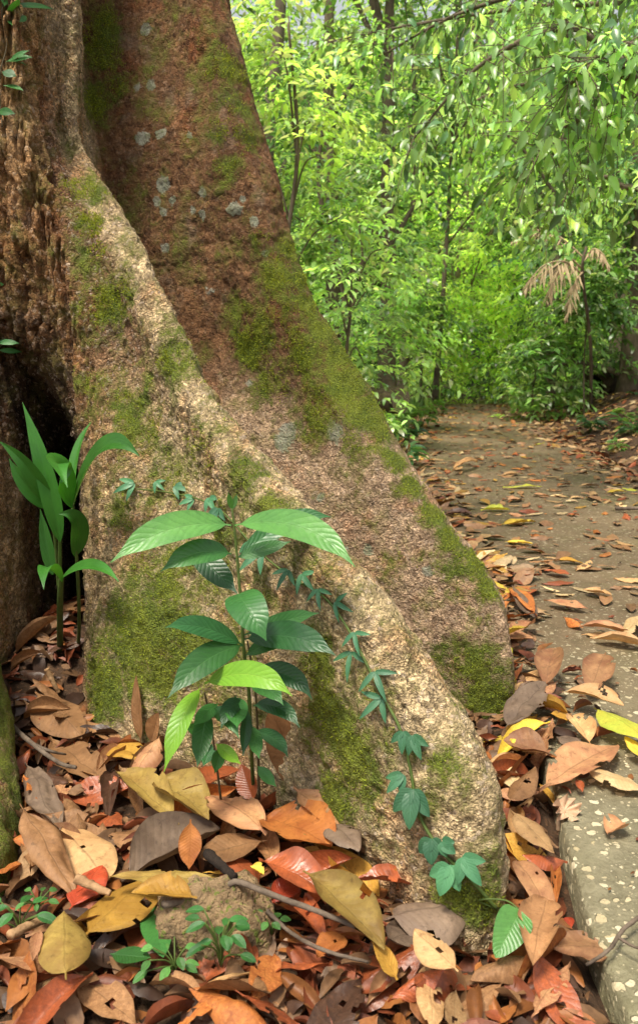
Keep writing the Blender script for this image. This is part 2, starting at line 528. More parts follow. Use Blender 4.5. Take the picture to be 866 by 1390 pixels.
def soil_z(x, y):
    x = np.asarray(x, float)
    y = np.asarray(y, float)
    P = np.stack([x, y, np.zeros_like(x)], -1)
    z = 0.012 * fbm(P, 5, 3, 3) + far_drop(y)
    d = np.maximum(0, x - right_x(y))
    z = z + 0.22 * smooth01(d, 0.25, 1.5) + 0.04 * smooth01(d, 0, .2) + np.minimum(d, 6) * 0.11
    dl = np.maximum(0, left_x(y) - x)
    z = z + smooth01(y, 3.0, 6.0) * (0.06 * smooth01(dl, 0, 0.4) + np.minimum(dl, 6) * 0.05)
    z = z + 0.15 * np.exp(-(((x + .82) / .32) ** 2 + ((y - 2.5) / .38) ** 2))
    inside = (x > left_x(y) - 0.02) & (x < right_x(y) + 0.02)
    return np.where(inside, np.minimum(z, -0.02 + far_drop(y)), z)


def top_z(x, y):
    """walkable height: path slab or soil"""
    if left_x(y) <= x <= right_x(y) and y < 20:
        return PATH_Z + float(far_drop(y))
    return float(soil_z(x, y))


def grid_mesh(xs, ys, zf):
    X, Y = np.meshgrid(xs, ys)
    Z = zf(X, Y)
    V = np.stack([X.ravel(), Y.ravel(), Z.ravel()], 1)
    nx, ny = len(xs), len(ys)
    i = (np.arange(ny - 1)[:, None] * nx + np.arange(nx - 1)).ravel()
    return V, np.stack([i, i + 1, i + nx + 1, i + nx], 1)


xs = np.concatenate([np.linspace(-120, -8, 24), np.linspace(-7.5, -1.7, 30), np.linspace(-1.6, 1.6, 140), np.linspace(1.65, 8, 100), np.linspace(9, 120, 24)])
ys = np.concatenate([np.linspace(-60, -1, 14), np.linspace(-0.5, 3.2, 140), np.linspace(3.3, 22, 130), np.linspace(23, 160, 28)])
V, F = grid_mesh(xs, ys, soil_z)
tag(link('ground', mk_mesh('ground', V, F), M_SOIL), kind='structure')

# path: a slab with real sides, slightly chipped edges
yy = np.concatenate([np.linspace(-3, 0.5, 10), np.linspace(0.52, 3, 120), np.linspace(3.1, 20.5, 120)])
nW = 30
V, F = [], []
for y in yy:
    l = float(left_x(y)) + 0.006 * float(fbm(np.array([0.0, y, 0]), 14, 5, 3))
    r = float(right_x(y))
    t = np.concatenate([[0, 0, 0.004], np.linspace(0.02, 0.985, nW - 5), [1, 1]])
    for k, q in enumerate(t):
        x = l + (r - l) * q
        z = PATH_Z + float(far_drop(y)) + 0.004 * float(fbm(np.array([x, y, 0]), 3.5, 9, 3))
        if k == 1:
            z -= 0.006
        if k in (0, nW - 1):
            z -= 0.16
        V.append((x, y, z))
ny = len(yy)
F = np.array([(j * nW + i, j * nW + i + 1, (j + 1) * nW + i + 1, (j + 1) * nW + i) for j in range(ny - 1) for i in range(nW - 1)])
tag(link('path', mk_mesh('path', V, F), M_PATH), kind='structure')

# ------------------------------------------------------------------ the great buttressed tree
A1, B1 = (0.32, 1.185), (-0.69, 2.50)
out1 = [(112, -120), (112, 0), (110, 100), (112, 180), (140, 228), (172, 272), (206, 330), (240, 392), (268, 455), (292, 512), (330, 572), (372, 622),
        (420, 678), (470, 730), (515, 788), (560, 850), (596, 906), (630, 962), (660, 1012), (680, 1052), (688, 1110), (690, 1180), (686, 1262), (690, 1300)]
A2, B2 = (0.545, 2.05), (-1.1, 3.2)
out2 = [(262, -90), (282, 0), (302, 80), (326, 160), (350, 250), (374, 335), (405, 440), (430, 508), (480, 575), (540, 648), (600, 722), (655, 790), (684, 830),
        (692, 870), (692, 930), (690, 985), (692, 1030)]
A3, B3 = (0.60, 2.13), (-1.045, 3.28)
out3 = [(285, -90), (306, 0), (328, 80), (350, 160), (376, 250), (400, 330), (430, 412), (472, 478), (520, 570), (546, 612), (577, 665), (632, 732), (676, 790),
        (684, 840), (684, 900), (684, 960), (690, 1020)]


def rail_px(lst, A, B):
    P = np.array([on_wall(px, py, A, B) for px, py in lst])
    P = P[np.argsort(P[:, 2])]
    return P


zs = np.concatenate([np.arange(-0.12, 2.3, 0.0052), np.linspace(2.32, 6.5, 60)])


def rail(table, sm=0.045):
    """table of (x,y,z) sorted by z -> plan position at every level"""
    T = np.asarray(table, float)
    T = T[np.argsort(T[:, 2])]
    zz = np.arange(-0.4, 7.0, 0.01)
    k = np.exp(-0.5 * (np.arange(-20, 21) * 0.01 / sm) ** 2)
    k /= k.sum()
    res = []
    for c in (0, 1):
        q = np.interp(zz, T[:, 2], T[:, c])
        q = np.convolve(np.pad(q, 20, mode='edge'), k, 'valid')
        res.append(np.interp(zs, zz, q))
    return np.stack(res, 1)


def hi(pt3, pt6):
    return [(pt3[0], pt3[1], 3.2), (pt6[0], pt6[1], 6.5)]


out1 = [(a - (20 if b < 1150 else 12) + (12 if b < 200 else 0), b) for a, b in out1]
R1 = rail(list(map(tuple, rail_px(out1, A1, B1))) + hi((-0.72, 2.62), (-0.78, 2.72)), 0.03)
R2 = rail(list(map(tuple, rail_px(out2, A2, B2))) + hi((-0.42, 2.78), (-0.62, 2.95)), 0.03)
R3 = rail(list(map(tuple, rail_px(out3, A3, B3))) + hi((-0.38, 2.88), (-0.58, 3.1)), 0.03)
RH = rail([(-1.7, 4.1, 0), (-1.55, 3.9, 1), (-1.5, 3.75, 6.5)])
RG = rail([(-2.3, 3.3, 0), (-2.0, 3.2, 1), (-1.9, 3.1, 6.5)])
RF = rail([(-1.7, 1.9, -0.1), (-1.65, 2.1, 0.6), (-1.6, 2.35, 1.2), (-1.6, 2.55, 6.5)])
RE_ = rail([(-0.99, 2.14, -0.1), (-0.98, 2.16, 0.3), (-0.97, 2.2, 0.6), (-0.99, 2.25, 0.85), (-1.12, 2.27, 1.15), (-1.16, 2.32, 1.7), (-1.2, 2.42, 6.5)])
RC = rail([(-0.92, 3.15, -0.1), (-0.92, 3.1, 0.45), (-0.90, 2.95, 0.68), (-0.88, 2.6, 0.88), (-0.92, 2.36, 1.05), (-0.97, 2.33, 1.6), (-1.0, 2.4, 6.5)], 0.07)
RD = rail([(-0.62, 1.96, -0.1), (-0.62, 2.02, 0.1), (-0.62, 2.1, 0.4), (-0.64, 2.18, 0.75), (-0.70, 2.24, 1.0), (-0.76, 2.27, 1.3), (-0.81, 2.34, 1.7), (-0.86, 2.46, 6.5)])
RK = rail([(-0.38, 2.42, -0.1), (-0.42, 2.5, 0.5), (-0.55, 2.62, 1.0), (-0.68, 2.72, 1.5), (-0.75, 2.78, 2.0), (-0.78, 2.85, 6.5)], 0.1)
RP = rail([(-0.05, 3.3, -0.1), (-0.2, 3.35, 0.8), (-0.35, 3.4, 1.6), (-0.6, 3.4, 6.5)])
RQ = rail([(-0.7, 4.2, -0.1), (-0.8, 4.0, 1), (-0.95, 3.75, 6.5)])
u1 = np.array([0.638, -0.770])
n1 = np.array([-0.770, -0.638])
u2 = np.array([0.82, -0.573])
n2 = np.array([-0.573, -0.82])
hgt1 = np.clip(1 - zs / 1.9, 0, 1)[:, None]
wr = 0.034 + 0.034 * hgt1 ** 1.5
R1a = R1 - u1 * 0.05 + n1 * wr
R1b = R1 - u1 * 0.06 - n1 * wr
M1 = RD * 0.52 + R1a * 0.48 + n1 * (-0.085 + 0.02 * np.sin(zs * 5))[:, None] * hgt1
N1 = R1b * 0.5 + RK * 0.5 + n1 * 0.03
L2 = RK * 0.5 + R2 * 0.5 + n2 * (-0.03 + 0.03 * np.sin(zs * 4 + 1))[:, None]
R2a = R2 * 0.9 + L2 * 0.1 + n2 * 0.012
rails = [RH, RG, RF, RE_, RC, RD, M1, R1a, R1, R1b, N1, RK, L2, R2a, R2, R3, RP, RQ]
nseg = [14, 14, 26, 60, 60, 110, 105, 22, 20, 36, 30, 110, 110, 14, 26, 50, 16, 16]
iD, iK, iP = 5, 11, 16
cols, cuts = [], {}
nr = len(rails)
tot = 0
for i in range(nr):
    cuts[i] = tot
    p0, p1, p2, p3 = rails[i - 1], rails[i], rails[(i + 1) % nr], rails[(i + 2) % nr]
    d1 = np.linalg.norm(p2 - p1, axis=1)[:, None]
    d0 = np.linalg.norm(p1 - p0, axis=1)[:, None]
    d2 = np.linalg.norm(p3 - p2, axis=1)[:, None]
    m1 = (p2 - p0) / (d0 + d1) * d1
    m2 = (p3 - p1) / (d1 + d2) * d1
    for t in np.linspace(0, 1, nseg[i], endpoint=False):
        h00, h10, h01, h11 = 2 * t ** 3 - 3 * t * t + 1, t ** 3 - 2 * t * t + t, -2 * t ** 3 + 3 * t * t, t ** 3 - t * t
        cols.append(h00 * p1 + h10 * m1 + h01 * p2 + h11 * m2)
    tot += nseg[i]
G = np.stack(cols, 1)                                  # rows(z) x cols x 2
G = np.concatenate([G, np.broadcast_to(zs[:, None, None], G.shape[:2] + (1,))], 2)
BASE_POLY = G[int((0.05 + 0.12) / 0.0052), ::6, :2].copy()


def gnormals(G):
    du = np.roll(G, -1, 1) - np.roll(G, 1, 1)
    dv = np.gradient(G, axis=0)
    n = np.cross(du, dv)
    return n / (np.linalg.norm(n, axis=2)[..., None] + 1e-9)


N = gnormals(G)
ucol = np.arange(tot)[None, :] * np.ones((len(zs), 1))
zz = G[..., 2]
# how much "old furrowed trunk" there is: the left columns, fading along the front face
f_end = 110 * smooth01(zz, 1.15, 1.7)
furrow = (1 - smooth01(ucol, cuts[5] + 5 + f_end, cuts[5] + 60 + f_end)) * (0.35 + 0.65 * smooth01(zz, 0.7, 1.2))
furrow = np.where(ucol > cuts[7], 0, furrow)
onback = smooth01(ucol, cuts[10], cuts[11] + 3) * (1 - smooth01(ucol, cuts[16], cuts[17]))
big = 0.022 * fbm(G, (3.2, 3.2, 2.2), 1, 3)
med = 0.010 * fbm(G, (11, 11, 8), 21, 4, 0.6)
rid = np.abs(fbm(G + 0.03 * fbm(G, 9, 77, 2)[..., None], (22, 22, 1.9), 31, 4, 0.55))
rid2 = np.abs(fbm(G + 0.02 * fbm(G, 16, 71, 2)[..., None], (50, 50, 4.5), 37, 3, 0.55))
fur = -0.016 * furrow * smooth01(0.25 - rid2, 0, 0.25) - 0.036 * furrow * (smooth01(0.28 - rid, 0.0, 0.28)) + 0.012 * furrow * fbm(G, (30, 30, 9), 45, 3)
fine = 0.0075 * fbm(G, (48, 48, 48), 51, 3, 0.7)
wrk = 0.003 * onback * smooth01(0.16 - np.abs(fbm(G, (6, 6, 16), 63, 3)), 0, 0.16) * np.exp(-((zz - 1.35) / 0.25) ** 2) * -1
plates = smooth01(fbm(G, (24, 24, 17), 111, 3, .6), .0, .10) * .0034 + smooth01(fbm(G, (62, 62, 48), 121, 3, .6), .02, .10) * .0026
crease = -0.006 * smooth01(0.06 - np.abs(fbm(G + .03 * fbm(G, 12, 133, 2)[..., None], (7, 7, 4.5), 131, 3)), 0, .06) * (1 - furrow)
med = med + (plates * (1 - .85 * np.clip(furrow * 1.4, 0, 1)) + crease) * (1 - .8 * onback)
disp = big * (0.55 + 0.45 * smooth01(zz, 0, .5)) + med + fur + fine * (1 - 0.3 * onback) + wrk
G2 = G + N * disp[..., None]

# colour and growth fields -------------------------------------------------
tan_c = np.array([0.74, 0.55, 0.31])
red_c = np.array([0.205, 0.102, 0.046])
pink_c = np.array([0.54, 0.37, 0.235])
trunk_c = np.array([0.45, 0.26, 0.115])
darkc = np.array([0.10, 0.06, 0.035])
nl = fbm(G, 2.6, 91, 4)
colr = np.broadcast_to(tan_c, G.shape).copy()
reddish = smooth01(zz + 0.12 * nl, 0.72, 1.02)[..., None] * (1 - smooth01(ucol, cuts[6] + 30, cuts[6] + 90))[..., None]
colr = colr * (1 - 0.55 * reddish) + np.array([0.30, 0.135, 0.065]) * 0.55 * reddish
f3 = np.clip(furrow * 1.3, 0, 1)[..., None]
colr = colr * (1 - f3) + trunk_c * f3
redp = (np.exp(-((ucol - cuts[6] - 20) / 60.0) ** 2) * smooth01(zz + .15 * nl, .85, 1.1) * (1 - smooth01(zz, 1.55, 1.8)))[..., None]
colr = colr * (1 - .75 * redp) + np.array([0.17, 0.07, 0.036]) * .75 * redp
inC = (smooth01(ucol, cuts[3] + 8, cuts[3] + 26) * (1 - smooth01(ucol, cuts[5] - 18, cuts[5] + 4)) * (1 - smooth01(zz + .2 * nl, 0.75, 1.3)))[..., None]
colr = colr * (1 - 0.9 * inC) + np.array([0.04, 0.025, 0.016]) * 0.9 * inC  # deep shade of the hollow painted into the bark colour
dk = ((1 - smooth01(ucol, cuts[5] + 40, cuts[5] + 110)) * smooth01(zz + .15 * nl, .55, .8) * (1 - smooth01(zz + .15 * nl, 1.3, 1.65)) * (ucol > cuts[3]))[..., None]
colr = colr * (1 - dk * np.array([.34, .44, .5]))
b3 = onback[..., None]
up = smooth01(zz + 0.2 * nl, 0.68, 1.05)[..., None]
bc = pink_c * (1 - up) + red_c * up  # red-brown bark, its upper part also darkened to paint in the shade there
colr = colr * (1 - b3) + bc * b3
chips = 1.0 - 0.45 * np.clip(furrow * 1.2, 0, 1)
chips = chips * (1 - onback * (0.25 + 0.6 * up[..., 0]))

tree_root = thing('buttress_tree', 'huge rainforest tree with two mossy buttress roots spreading beside the path', 'tree', (-1.0, 3.0, 0.0))
TB = np.array(tree_root.location)

# blobs of moss and lichen, given where they sit on the bark (x,z on each face)
from mathutils.bvhtree import BVHTree
nc = tot


def quad_idx(r0, r1, c0, c1):
    rr = np.arange(r0, r1)
    cc = np.arange(c0, c1)
    a = (rr[:, None] * nc + cc % nc)
    b = (rr[:, None] * nc + (cc + 1) % nc)
    c = ((rr[:, None] + 1) * nc + (cc + 1) % nc)
    d = ((rr[:, None] + 1) * nc + cc % nc)
    return np.stack([a.ravel(), b.ravel(), c.ravel(), d.ravel()], 1)


VW = G2.reshape(-1, 3)
# coarse copy for finding where a sight line meets the bark
sub_r = np.arange(0, len(zs), 4)
sub_c = np.arange(0, nc, 4)
GV_ = G2[sub_r][:, sub_c]
nr_, nc_ = GV_.shape[:2]
ii = (np.arange(nr_ - 1)[:, None] * nc_ + np.arange(nc_)[None, :])
jj = (np.arange(nr_ - 1)[:, None] * nc_ + (np.arange(nc_)[None, :] + 1) % nc_)
FQ = np.stack([ii.ravel(), jj.ravel(), (jj + nc_).ravel(), (ii + nc_).ravel()], 1)
BVH = BVHTree.FromPolygons(GV_.reshape(-1, 3).tolist(), FQ.tolist())


def hit(px, py, lift=0.0):
    d = Vector(ray(px, py)).normalized()
    h = BVH.ray_cast(Vector(EYE), d)
    if h[0] is None:
        return None, None
    n = h[1]
    if n.dot(d) > 0:
        n = -n
    return np.array(h[0] + n * lift), np.array(n)


moss = np.zeros(len(VW))
lich = np.zeros(len(VW))


def blob(field, px, py, rpx, amt, squash=1.0):
    p, n = hit(px, py)
    if p is None:
        return
    dep = (p - EYE).dot(np.array([0, CP, -SP]))
    r = rpx * dep / FPX
    d = VW - p
    d[:, 2] *= squash
    dd = np.sqrt((d ** 2).sum(1)) / r
    np.maximum(field, amt * np.clip(1.35 - dd, 0, 1), out=field)


for b in [(200, 870, 110, .95), (140, 930, 70, 1.0), (260, 880, 90, .85), (330, 900, 80, .6), (220, 780, 80, .8), (300, 790, 70, .6), (450, 990, 70, .85), (490, 1050, 60, .85),
          (460, 1080, 45, .9), (430, 900, 60, .5), (560, 1080, 35, .5), (650, 1230, 45, 1.0), (620, 1210, 40, .9), (670, 1180, 26, .6), (610, 1040, 30, .5), (620, 960, 25, .4),
          (240, 480, 55, .62), (150, 420, 45, .55), (190, 560, 60, .55), (330, 640, 50, .62), (270, 610, 55, .5), (230, 640, 50, .5), (120, 260, 35, .75), (125, 300, 30, .6),
          (130, 350, 30, .5), (170, 390, 30, .55), (120, 520, 40, .5), (370, 690, 45, .5), (300, 720, 60, .5), (420, 760, 40, .4), (180, 700, 60, .45), (500, 950, 50, .45), (530, 1010, 35, .45),
          (310, 90, 32, .8), (325, 140, 30, .75), (335, 190, 28, .55), (300, 180, 22, .5), (310, 230, 28, .5), (380, 370, 40, .75), (400, 430, 45, .65), (360, 450, 50, .6),
          (420, 480, 42, .75), (380, 510, 55, .55), (340, 470, 40, .7), (440, 520, 40, .8), (330, 420, 35, .5), (470, 520, 40, .9), (500, 560, 35, .95), (430, 570, 40, .55), (520, 600, 30, .9), (480, 600, 30, .4),
          (135, 70, 35, .8), (130, 140, 35, .7), (160, 110, 25, .7), (140, 40, 30, .7),
          (640, 900, 50, .8), (660, 950, 45, 1.0), (610, 900, 35, .6), (640, 850, 30, .45), (600, 780, 30, .45), (640, 760, 35, .9), (665, 800, 22, .9), (590, 700, 22, .6), (560, 660, 16, .6),
          (610, 800, 25, .4), (540, 760, 25, .35), (375, 200, 25, .5), (350, 330, 30, .4), (395, 350, 22, .6), (560, 1010, 30, .3), (350, 830, 70, .45)]:
    blob(moss, *b)
for b in [(198, 40, 9, 1), (222, 180, 7, .9), (194, 188, 11, 1), (218, 183, 9, 1), (258, 183, 6, .8), (222, 252, 12, 1), (213, 274, 8, 1), (233, 272, 7, .9), (222, 287, 8, .9), (262, 285, 6, .8), (275, 292, 7, .9),
          (224, 335, 8, .9), (318, 285, 12, .95), (345, 300, 9, .9), (275, 262, 8, .9), (390, 588, 17, 1.1), (385, 600, 14, 1.1), (455, 585, 18, .9), (435, 675, 8, .9), (500, 745, 10, .9), (340, 190, 8, .8), (205, 115, 8, .9), (187, 118, 8, .7), (580, 775, 10, .8), (470, 745, 6, .8),
          (338, 520, 6, .8), (285, 395, 8, .7), (360, 345, 7, .6), (330, 270, 6, .8)]:
    blob(lich, *b)
for px_, py_ in [(394, 335), (410, 375), (424, 412), (442, 445), (462, 478), (486, 520), (506, 555), (522, 590), (540, 620), (562, 655), (590, 692), (618, 726), (648, 765), (668, 795)]:
    blob(moss, px_ - 4, py_ + 4, 24, 1.0)
moss = moss * (1 + 0.5 * fbm(VW, 9, 201, 4)) + 0.30 * fbm(VW, 14, 207, 4) * smooth01(moss, 0, .3) + 0.2
moss[furrow.ravel() > 0.5] -= 0.1
moss -= 1.0 * inC.ravel()

row17 = int((1.72 + 0.12) / 0.0052)
rowtop = int((2.25 + 0.12) / 0.0052)
nrow = len(zs) - 1
c_end = cuts[16] + nseg[16] // 2


def tree_part(name, quads, label=None):
    used = np.unique(quads)
    remap = np.full(len(VW), -1, np.int64)
    remap[used] = np.arange(len(used))
    me = mk_mesh(name, VW[used] - TB, remap[quads])
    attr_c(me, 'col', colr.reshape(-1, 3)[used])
    attr_f(me, 'moss', moss[used])
    attr_f(me, 'lichen', lich[used])
    attr_f(me, 'chips', chips.ravel()[used])
    o = link(name, me, M_BARK, tree_root)
    if label:
        o['label'] = label
    return o


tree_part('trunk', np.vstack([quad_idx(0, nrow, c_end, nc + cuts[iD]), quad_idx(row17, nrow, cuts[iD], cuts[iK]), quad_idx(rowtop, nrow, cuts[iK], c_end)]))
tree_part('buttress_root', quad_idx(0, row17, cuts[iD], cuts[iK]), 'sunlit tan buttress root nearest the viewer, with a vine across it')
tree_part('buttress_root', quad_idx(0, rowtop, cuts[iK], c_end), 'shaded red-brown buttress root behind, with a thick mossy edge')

# low root running forward along the left side
cl = curve([(-1.45, 2.45, .62), (-1.05, 1.95, .3), (-.84, 1.6, .04), (-.735, 1.34, -.03), (-.695, 1.1, -.07), (-.69, .8, -.14)], 170)
rv = np.interp(np.linspace(0, 1, 170), [0, .3, .6, 1], [.22, .17, .145, .10])
V, F = tube(cl, rv, 90)
nrm = V - np.repeat(cl, 90, axis=0)
nrm /= np.linalg.norm(nrm, axis=1)[:, None]
V = V + nrm * (0.028 * fbm(V, 5, 5, 3) + 0.012 * fbm(V, 18, 8, 4, .6) + 0.004 * fbm(V, 60, 3, 2))[:, None]
V[:, 2] = np.maximum(V[:, 2], -0.2)
me = mk_mesh('surface_root', V - TB, F)
q = fbm(V, 6, 15, 4)
attr_c(me, 'col', np.broadcast_to(np.array([0.46, 0.31, 0.16]), (len(V), 3)))
attr_f(me, 'moss', np.clip(0.55 + 1.1 * q + 0.5 * nrm[:, 0] + 0.2 * (0.15 - V[:, 2]), 0, 1.1))
attr_f(me, 'lichen', np.zeros(len(V)))
attr_f(me, 'chips', np.full(len(V), 0.7))
o = link('surface_root', me, M_BARK, tree_root)
o['label'] = 'low mossy root at the left edge running towards the viewer'
ROOT_LINE, ROOT_R = cl, rv

# moss: tiny upright blades where the moss field is thick, on the faces that can be seen
vis = (ucol.ravel() > cuts[4]) & (ucol.ravel() < cuts[16]) & (zz.ravel() < 2.2)
prob = smooth01(moss + 0.6 * fbm(VW, 28, 303, 3), 0.45, 1.25) * vis
NN = gnormals(G2).reshape(-1, 3)
idx = np.where(RS.rand(len(VW)) < prob * 0.75)[0]
sel = idx
nb = 2
B = np.repeat(VW[sel], nb, 0) + RS.normal(0, .0025, (len(sel) * nb, 3))
Nn = np.repeat(NN[sel], nb, 0)
d = Nn * 0.8 + RS.normal(0, .55, B.shape) + np.array([0, 0, 0.35])
d /= np.linalg.norm(d, axis=1)[:, None]
s = np.cross(d, RS.normal(0, 1, B.shape))
s /= np.linalg.norm(s, axis=1)[:, None]
Lb = RS.uniform(.004, .010, len(B))[:, None]
B = B - Nn * 0.001
Vm = np.stack([B - s * .0011, B + s * .0011, B + d * Lb], 1).reshape(-1, 3)
Fm = np.arange(len(Vm)).reshape(-1, 3)
me = mk_mesh('moss', Vm - TB, Fm, False)
cm = np.array([0.23, 0.28, 0.03]) * RS.uniform(.45, 1.7, (len(B), 1)) * np.array([1, 1, 1]) + RS.uniform(0, .03, (len(B), 1)) * np.array([1, .6, .1])
attr_c(me, 'col', np.repeat(cm, 3, 0))
mo = link('moss', me, M_MOSS, tree_root)
mo['kind'] = 'stuff'
print('moss blades', len(B), 'tree verts', len(VW))


# ------------------------------------------------------------------ blades (single leaves)
def blade(p0, p1, width, up=(0, 0, 1), ctrl=None, arch=0.0, cup=0.12, prof=(0.85, 0.8), pet=0.07, nu=20, nv=10, wave=0.0, seed=0, curl=0.0, bites=0, tip=0.0, twist=0.0):
    p0, p1, up = (np.asarray(q, float) for q in (p0, p1, up))
    L = np.linalg.norm(p1 - p0)
    c = (p0 + p1) / 2 + up * arch * L if ctrl is None else np.asarray(ctrl, float)
    t = np.linspace(0, 1, nu)[:, None]
    C = (1 - t) ** 2 * p0 + 2 * t * (1 - t) * c + t * t * p1
    T = np.gradient(C, axis=0)
    T /= np.linalg.norm(T, axis=1)[:, None]
    S = np.cross(T, up)
    S /= np.linalg.norm(S, axis=1)[:, None] + 1e-9
    Nn = np.cross(S, T)
    if twist:
        a = (twist * (t - 0.3))
        S, Nn = S * np.cos(a) + Nn * np.sin(a), Nn * np.cos(a) - S * np.sin(a)
    ub = np.clip((t[:, 0] - pet) / (1 - pet), 0, 1)
    w = np.sin(np.pi * np.clip(ub, 0, 1) ** prof[0]) ** prof[1]
    if tip:
        w = w * (1 - tip * smooth01(ub, 0.72, 0.98) * 0.75)
    w = np.maximum(np.nan_to_num(w) * width / 2, min(0.0016, width * .06))
    w[-1] = 0.0004
    v = np.linspace(-1, 1, nv + 1)
    V = C[:, None, :] + S[:, None, :] * (v[None, :, None] * w[:, None, None])
    hgt = cup * np.abs(v)[None, :] * w[:, None] + curl * (v ** 2)[None, :] * w[:, None] * np.abs(v)[None, :]
    if wave:
        Q = np.stack(np.broadcast_arrays(t * 1.0, v[None, :] * 0.6, np.full((1, 1), seed * 3.7)), -1)
        hgt = hgt + wave * L * fbm(Q, (4.5, 2.2, 1), seed, 3) * (0.3 + 0.7 * np.abs(v)[None, :])
        V = V + S[:, None, :] * (wave * 0.4 * L * fbm(Q, (5, .4, 1), seed + 9, 2) * (w / (width / 2))[:, None])[..., None]
    V = V + Nn[:, None, :] * hgt[..., None]
    uv = np.stack(np.broadcast_arrays(ub[:, None], (v[None, :] + 1) / 2), -1).reshape(-1, 2)
    m = nv + 1
    F = [(i * m + j, i * m + j + 1, (i + 1) * m + j + 1, (i + 1) * m + j) for i in range(nu - 1) for j in range(nv)]
    if bites:
        rr = random.Random(seed)
        kill = set()
        for _ in range(bites):
            ci, cj = rr.uniform(.25, .95) * (nu - 1), rr.choice([0, nv - 1, rr.uniform(0, nv)])
            rad = rr.uniform(.5, 1.5)
            for i in range(nu - 1):
                for j in range(nv):
                    if ((i - ci) * .9) ** 2 + (j - cj) ** 2 < rad * rad:
                        kill.add(i * nv + j)
        F = [f for k, f in enumerate(F) if k not in kill]
    return V.reshape(-1, 3), F, uv


# ------------------------------------------------------------------ litter height map
HX0, HX1, HY0, HY1, HS = -1.3, 2.4, 0.3, 3.6, 0.015
hnx, hny = int((HX1 - HX0) / HS), int((HY1 - HY0) / HS)
HXg, HYg = np.meshgrid(HX0 + (np.arange(hnx) + .5) * HS, HY0 + (np.arange(hny) + .5) * HS)
HM = np.where((HXg > left_x(HYg)) & (HXg < right_x(HYg)), PATH_Z + 0.004, soil_z(HXg, HYg))


def hm(x, y):
    i, j = int((x - HX0) / HS), int((y - HY0) / HS)
    if 0 <= i < hnx and 0 <= j < hny:
        return HM[j, i]
    return top_z(x, y) + 0.004


HM0 = HM.copy()


def hm_add(V, th=0.004, cap=.05):
    i = ((V[:, 0] - HX0) / HS).astype(int)
    j = ((V[:, 1] - HY0) / HS).astype(int)
    ok = (i >= 0) & (i < hnx) & (j >= 0) & (j < hny)
    np.maximum.at(HM, (j[ok], i[ok]), np.minimum(np.minimum(V[ok, 2] + th, HM[j[ok], i[ok]] + 0.02), HM0[j[ok], i[ok]] + cap))


def in_poly(x, y, poly):
    X, Y = poly[:, 0], poly[:, 1]
    X2, Y2 = np.roll(X, -1), np.roll(Y, -1)
    c = ((Y > y) != (Y2 > y))
    with np.errstate(divide='ignore', invalid='ignore'):
        xi = (X2 - X) * (y - Y) / (Y2 - Y) + X
    return bool(np.sum(c & (x < xi)) % 2)


def blocked(x, y):
    if in_poly(x, y, BASE_POLY):
        return True
    d = np.hypot(ROOT_LINE[:, 0] - x, ROOT_LINE[:, 1] - y)
    k = d.argmin()
    return bool(d[k] < ROOT_R[k] * 0.75 and ROOT_LINE[k, 2] > -0.1)


# leaf shapes: unit length along +Y, up +Z
LEAF_SHAPES = []
for sd in range(12):
    r = random.Random(100 + sd)
    wd = r.uniform(.25, .43)
    V, F, uv = blade((0, -.5, 0), (0, .5, 0), wd, arch=r.uniform(-.08, .26) * (.4 if sd < 6 else 1), cup=r.choice([-.5, -.3, -.1, .1, .3, .6]) * (.45 if sd < 6 else 1), prof=(r.uniform(.72, 1.0), r.uniform(.7, .95)), pet=r.uniform(.06, .13),
                     wave=r.uniform(.05, .13), seed=sd, curl=r.choice([0, .35, -.5, .8, 1.2]) * (0 if sd < 6 else 1), bites=r.choice([0, 1, 2, 3, 5]), tip=r.choice([0, .5, .8]), nu=18, nv=8, twist=r.uniform(-1.1, 1.1) if sd >= 6 else r.uniform(-.4, .4))
    LEAF_SHAPES.append((V, F, uv))
LEAF_ME = {}


def leaf_me(ck, s):
    if (ck, s) not in LEAF_ME:
        V, F, uv = LEAF_SHAPES[s]
        me = mk_mesh('fallen_leaf', V, F, True, uv)
        me.materials.append(M_DRY[ck])
        LEAF_ME[(ck, s)] = me
    return LEAF_ME[(ck, s)]


def lay(x, y, L, ang, s, jit, r):
    """matrix that lays leaf shape s on the heap at x,y"""
    dx, dy = -math.sin(ang), math.cos(ang)
    wx, wy = math.cos(ang), math.sin(ang)
    h = lambda a, b: hm(x + dx * a * L + wx * b * L, y + dy * a * L + wy * b * L)
    hb, ht, hl, hr, hc = h(-.42, 0), h(.42, 0), h(0, -.2), h(0, .2), h(0, 0)
    sl = np.clip((ht - hb) / (.84 * L) + r.gauss(0, jit), -.7, .7)
    sw = np.clip((hr - hl) / (.4 * L) + r.gauss(0, jit), -.7, .7)
    Yv = Vector((dx, dy, sl)).normalized()
    Xv = Vector((wx, wy, sw))
    Zv = Xv.cross(Yv).normalized()
    Xv = Yv.cross(Zv)
    z = max(hc, (hb + ht) / 2, (hl + hr) / 2) + .003
    z += max(0.0, abs(r.gauss(0, jit)) * L * .12)
    M = Matrix(((Xv.x, Yv.x, Zv.x, x), (Xv.y, Yv.y, Zv.y, y), (Xv.z, Yv.z, Zv.z, z), (0, 0, 0, 1))) @ Matrix.Scale(L, 4)
    return M


def apply(M, V):
    A = np.array(M)
    return V @ A[:3, :3].T + A[:3, 3]


def wchoice(r, d):
    ks = list(d)
    return r.choices(ks, [d[k] for k in ks])[0]


# ---- under-layer: countless small scraps, one object
r = random.Random(5)
accV, accF, accU, accC = [], [], [], []
off = 0
scrap_cols = [.72 * q for q in [np.array(DRY[k][0]) for k in ('brown', 'rust', 'brown', 'orange', 'orange', 'rust', 'rust', 'dark', 'pink')]]


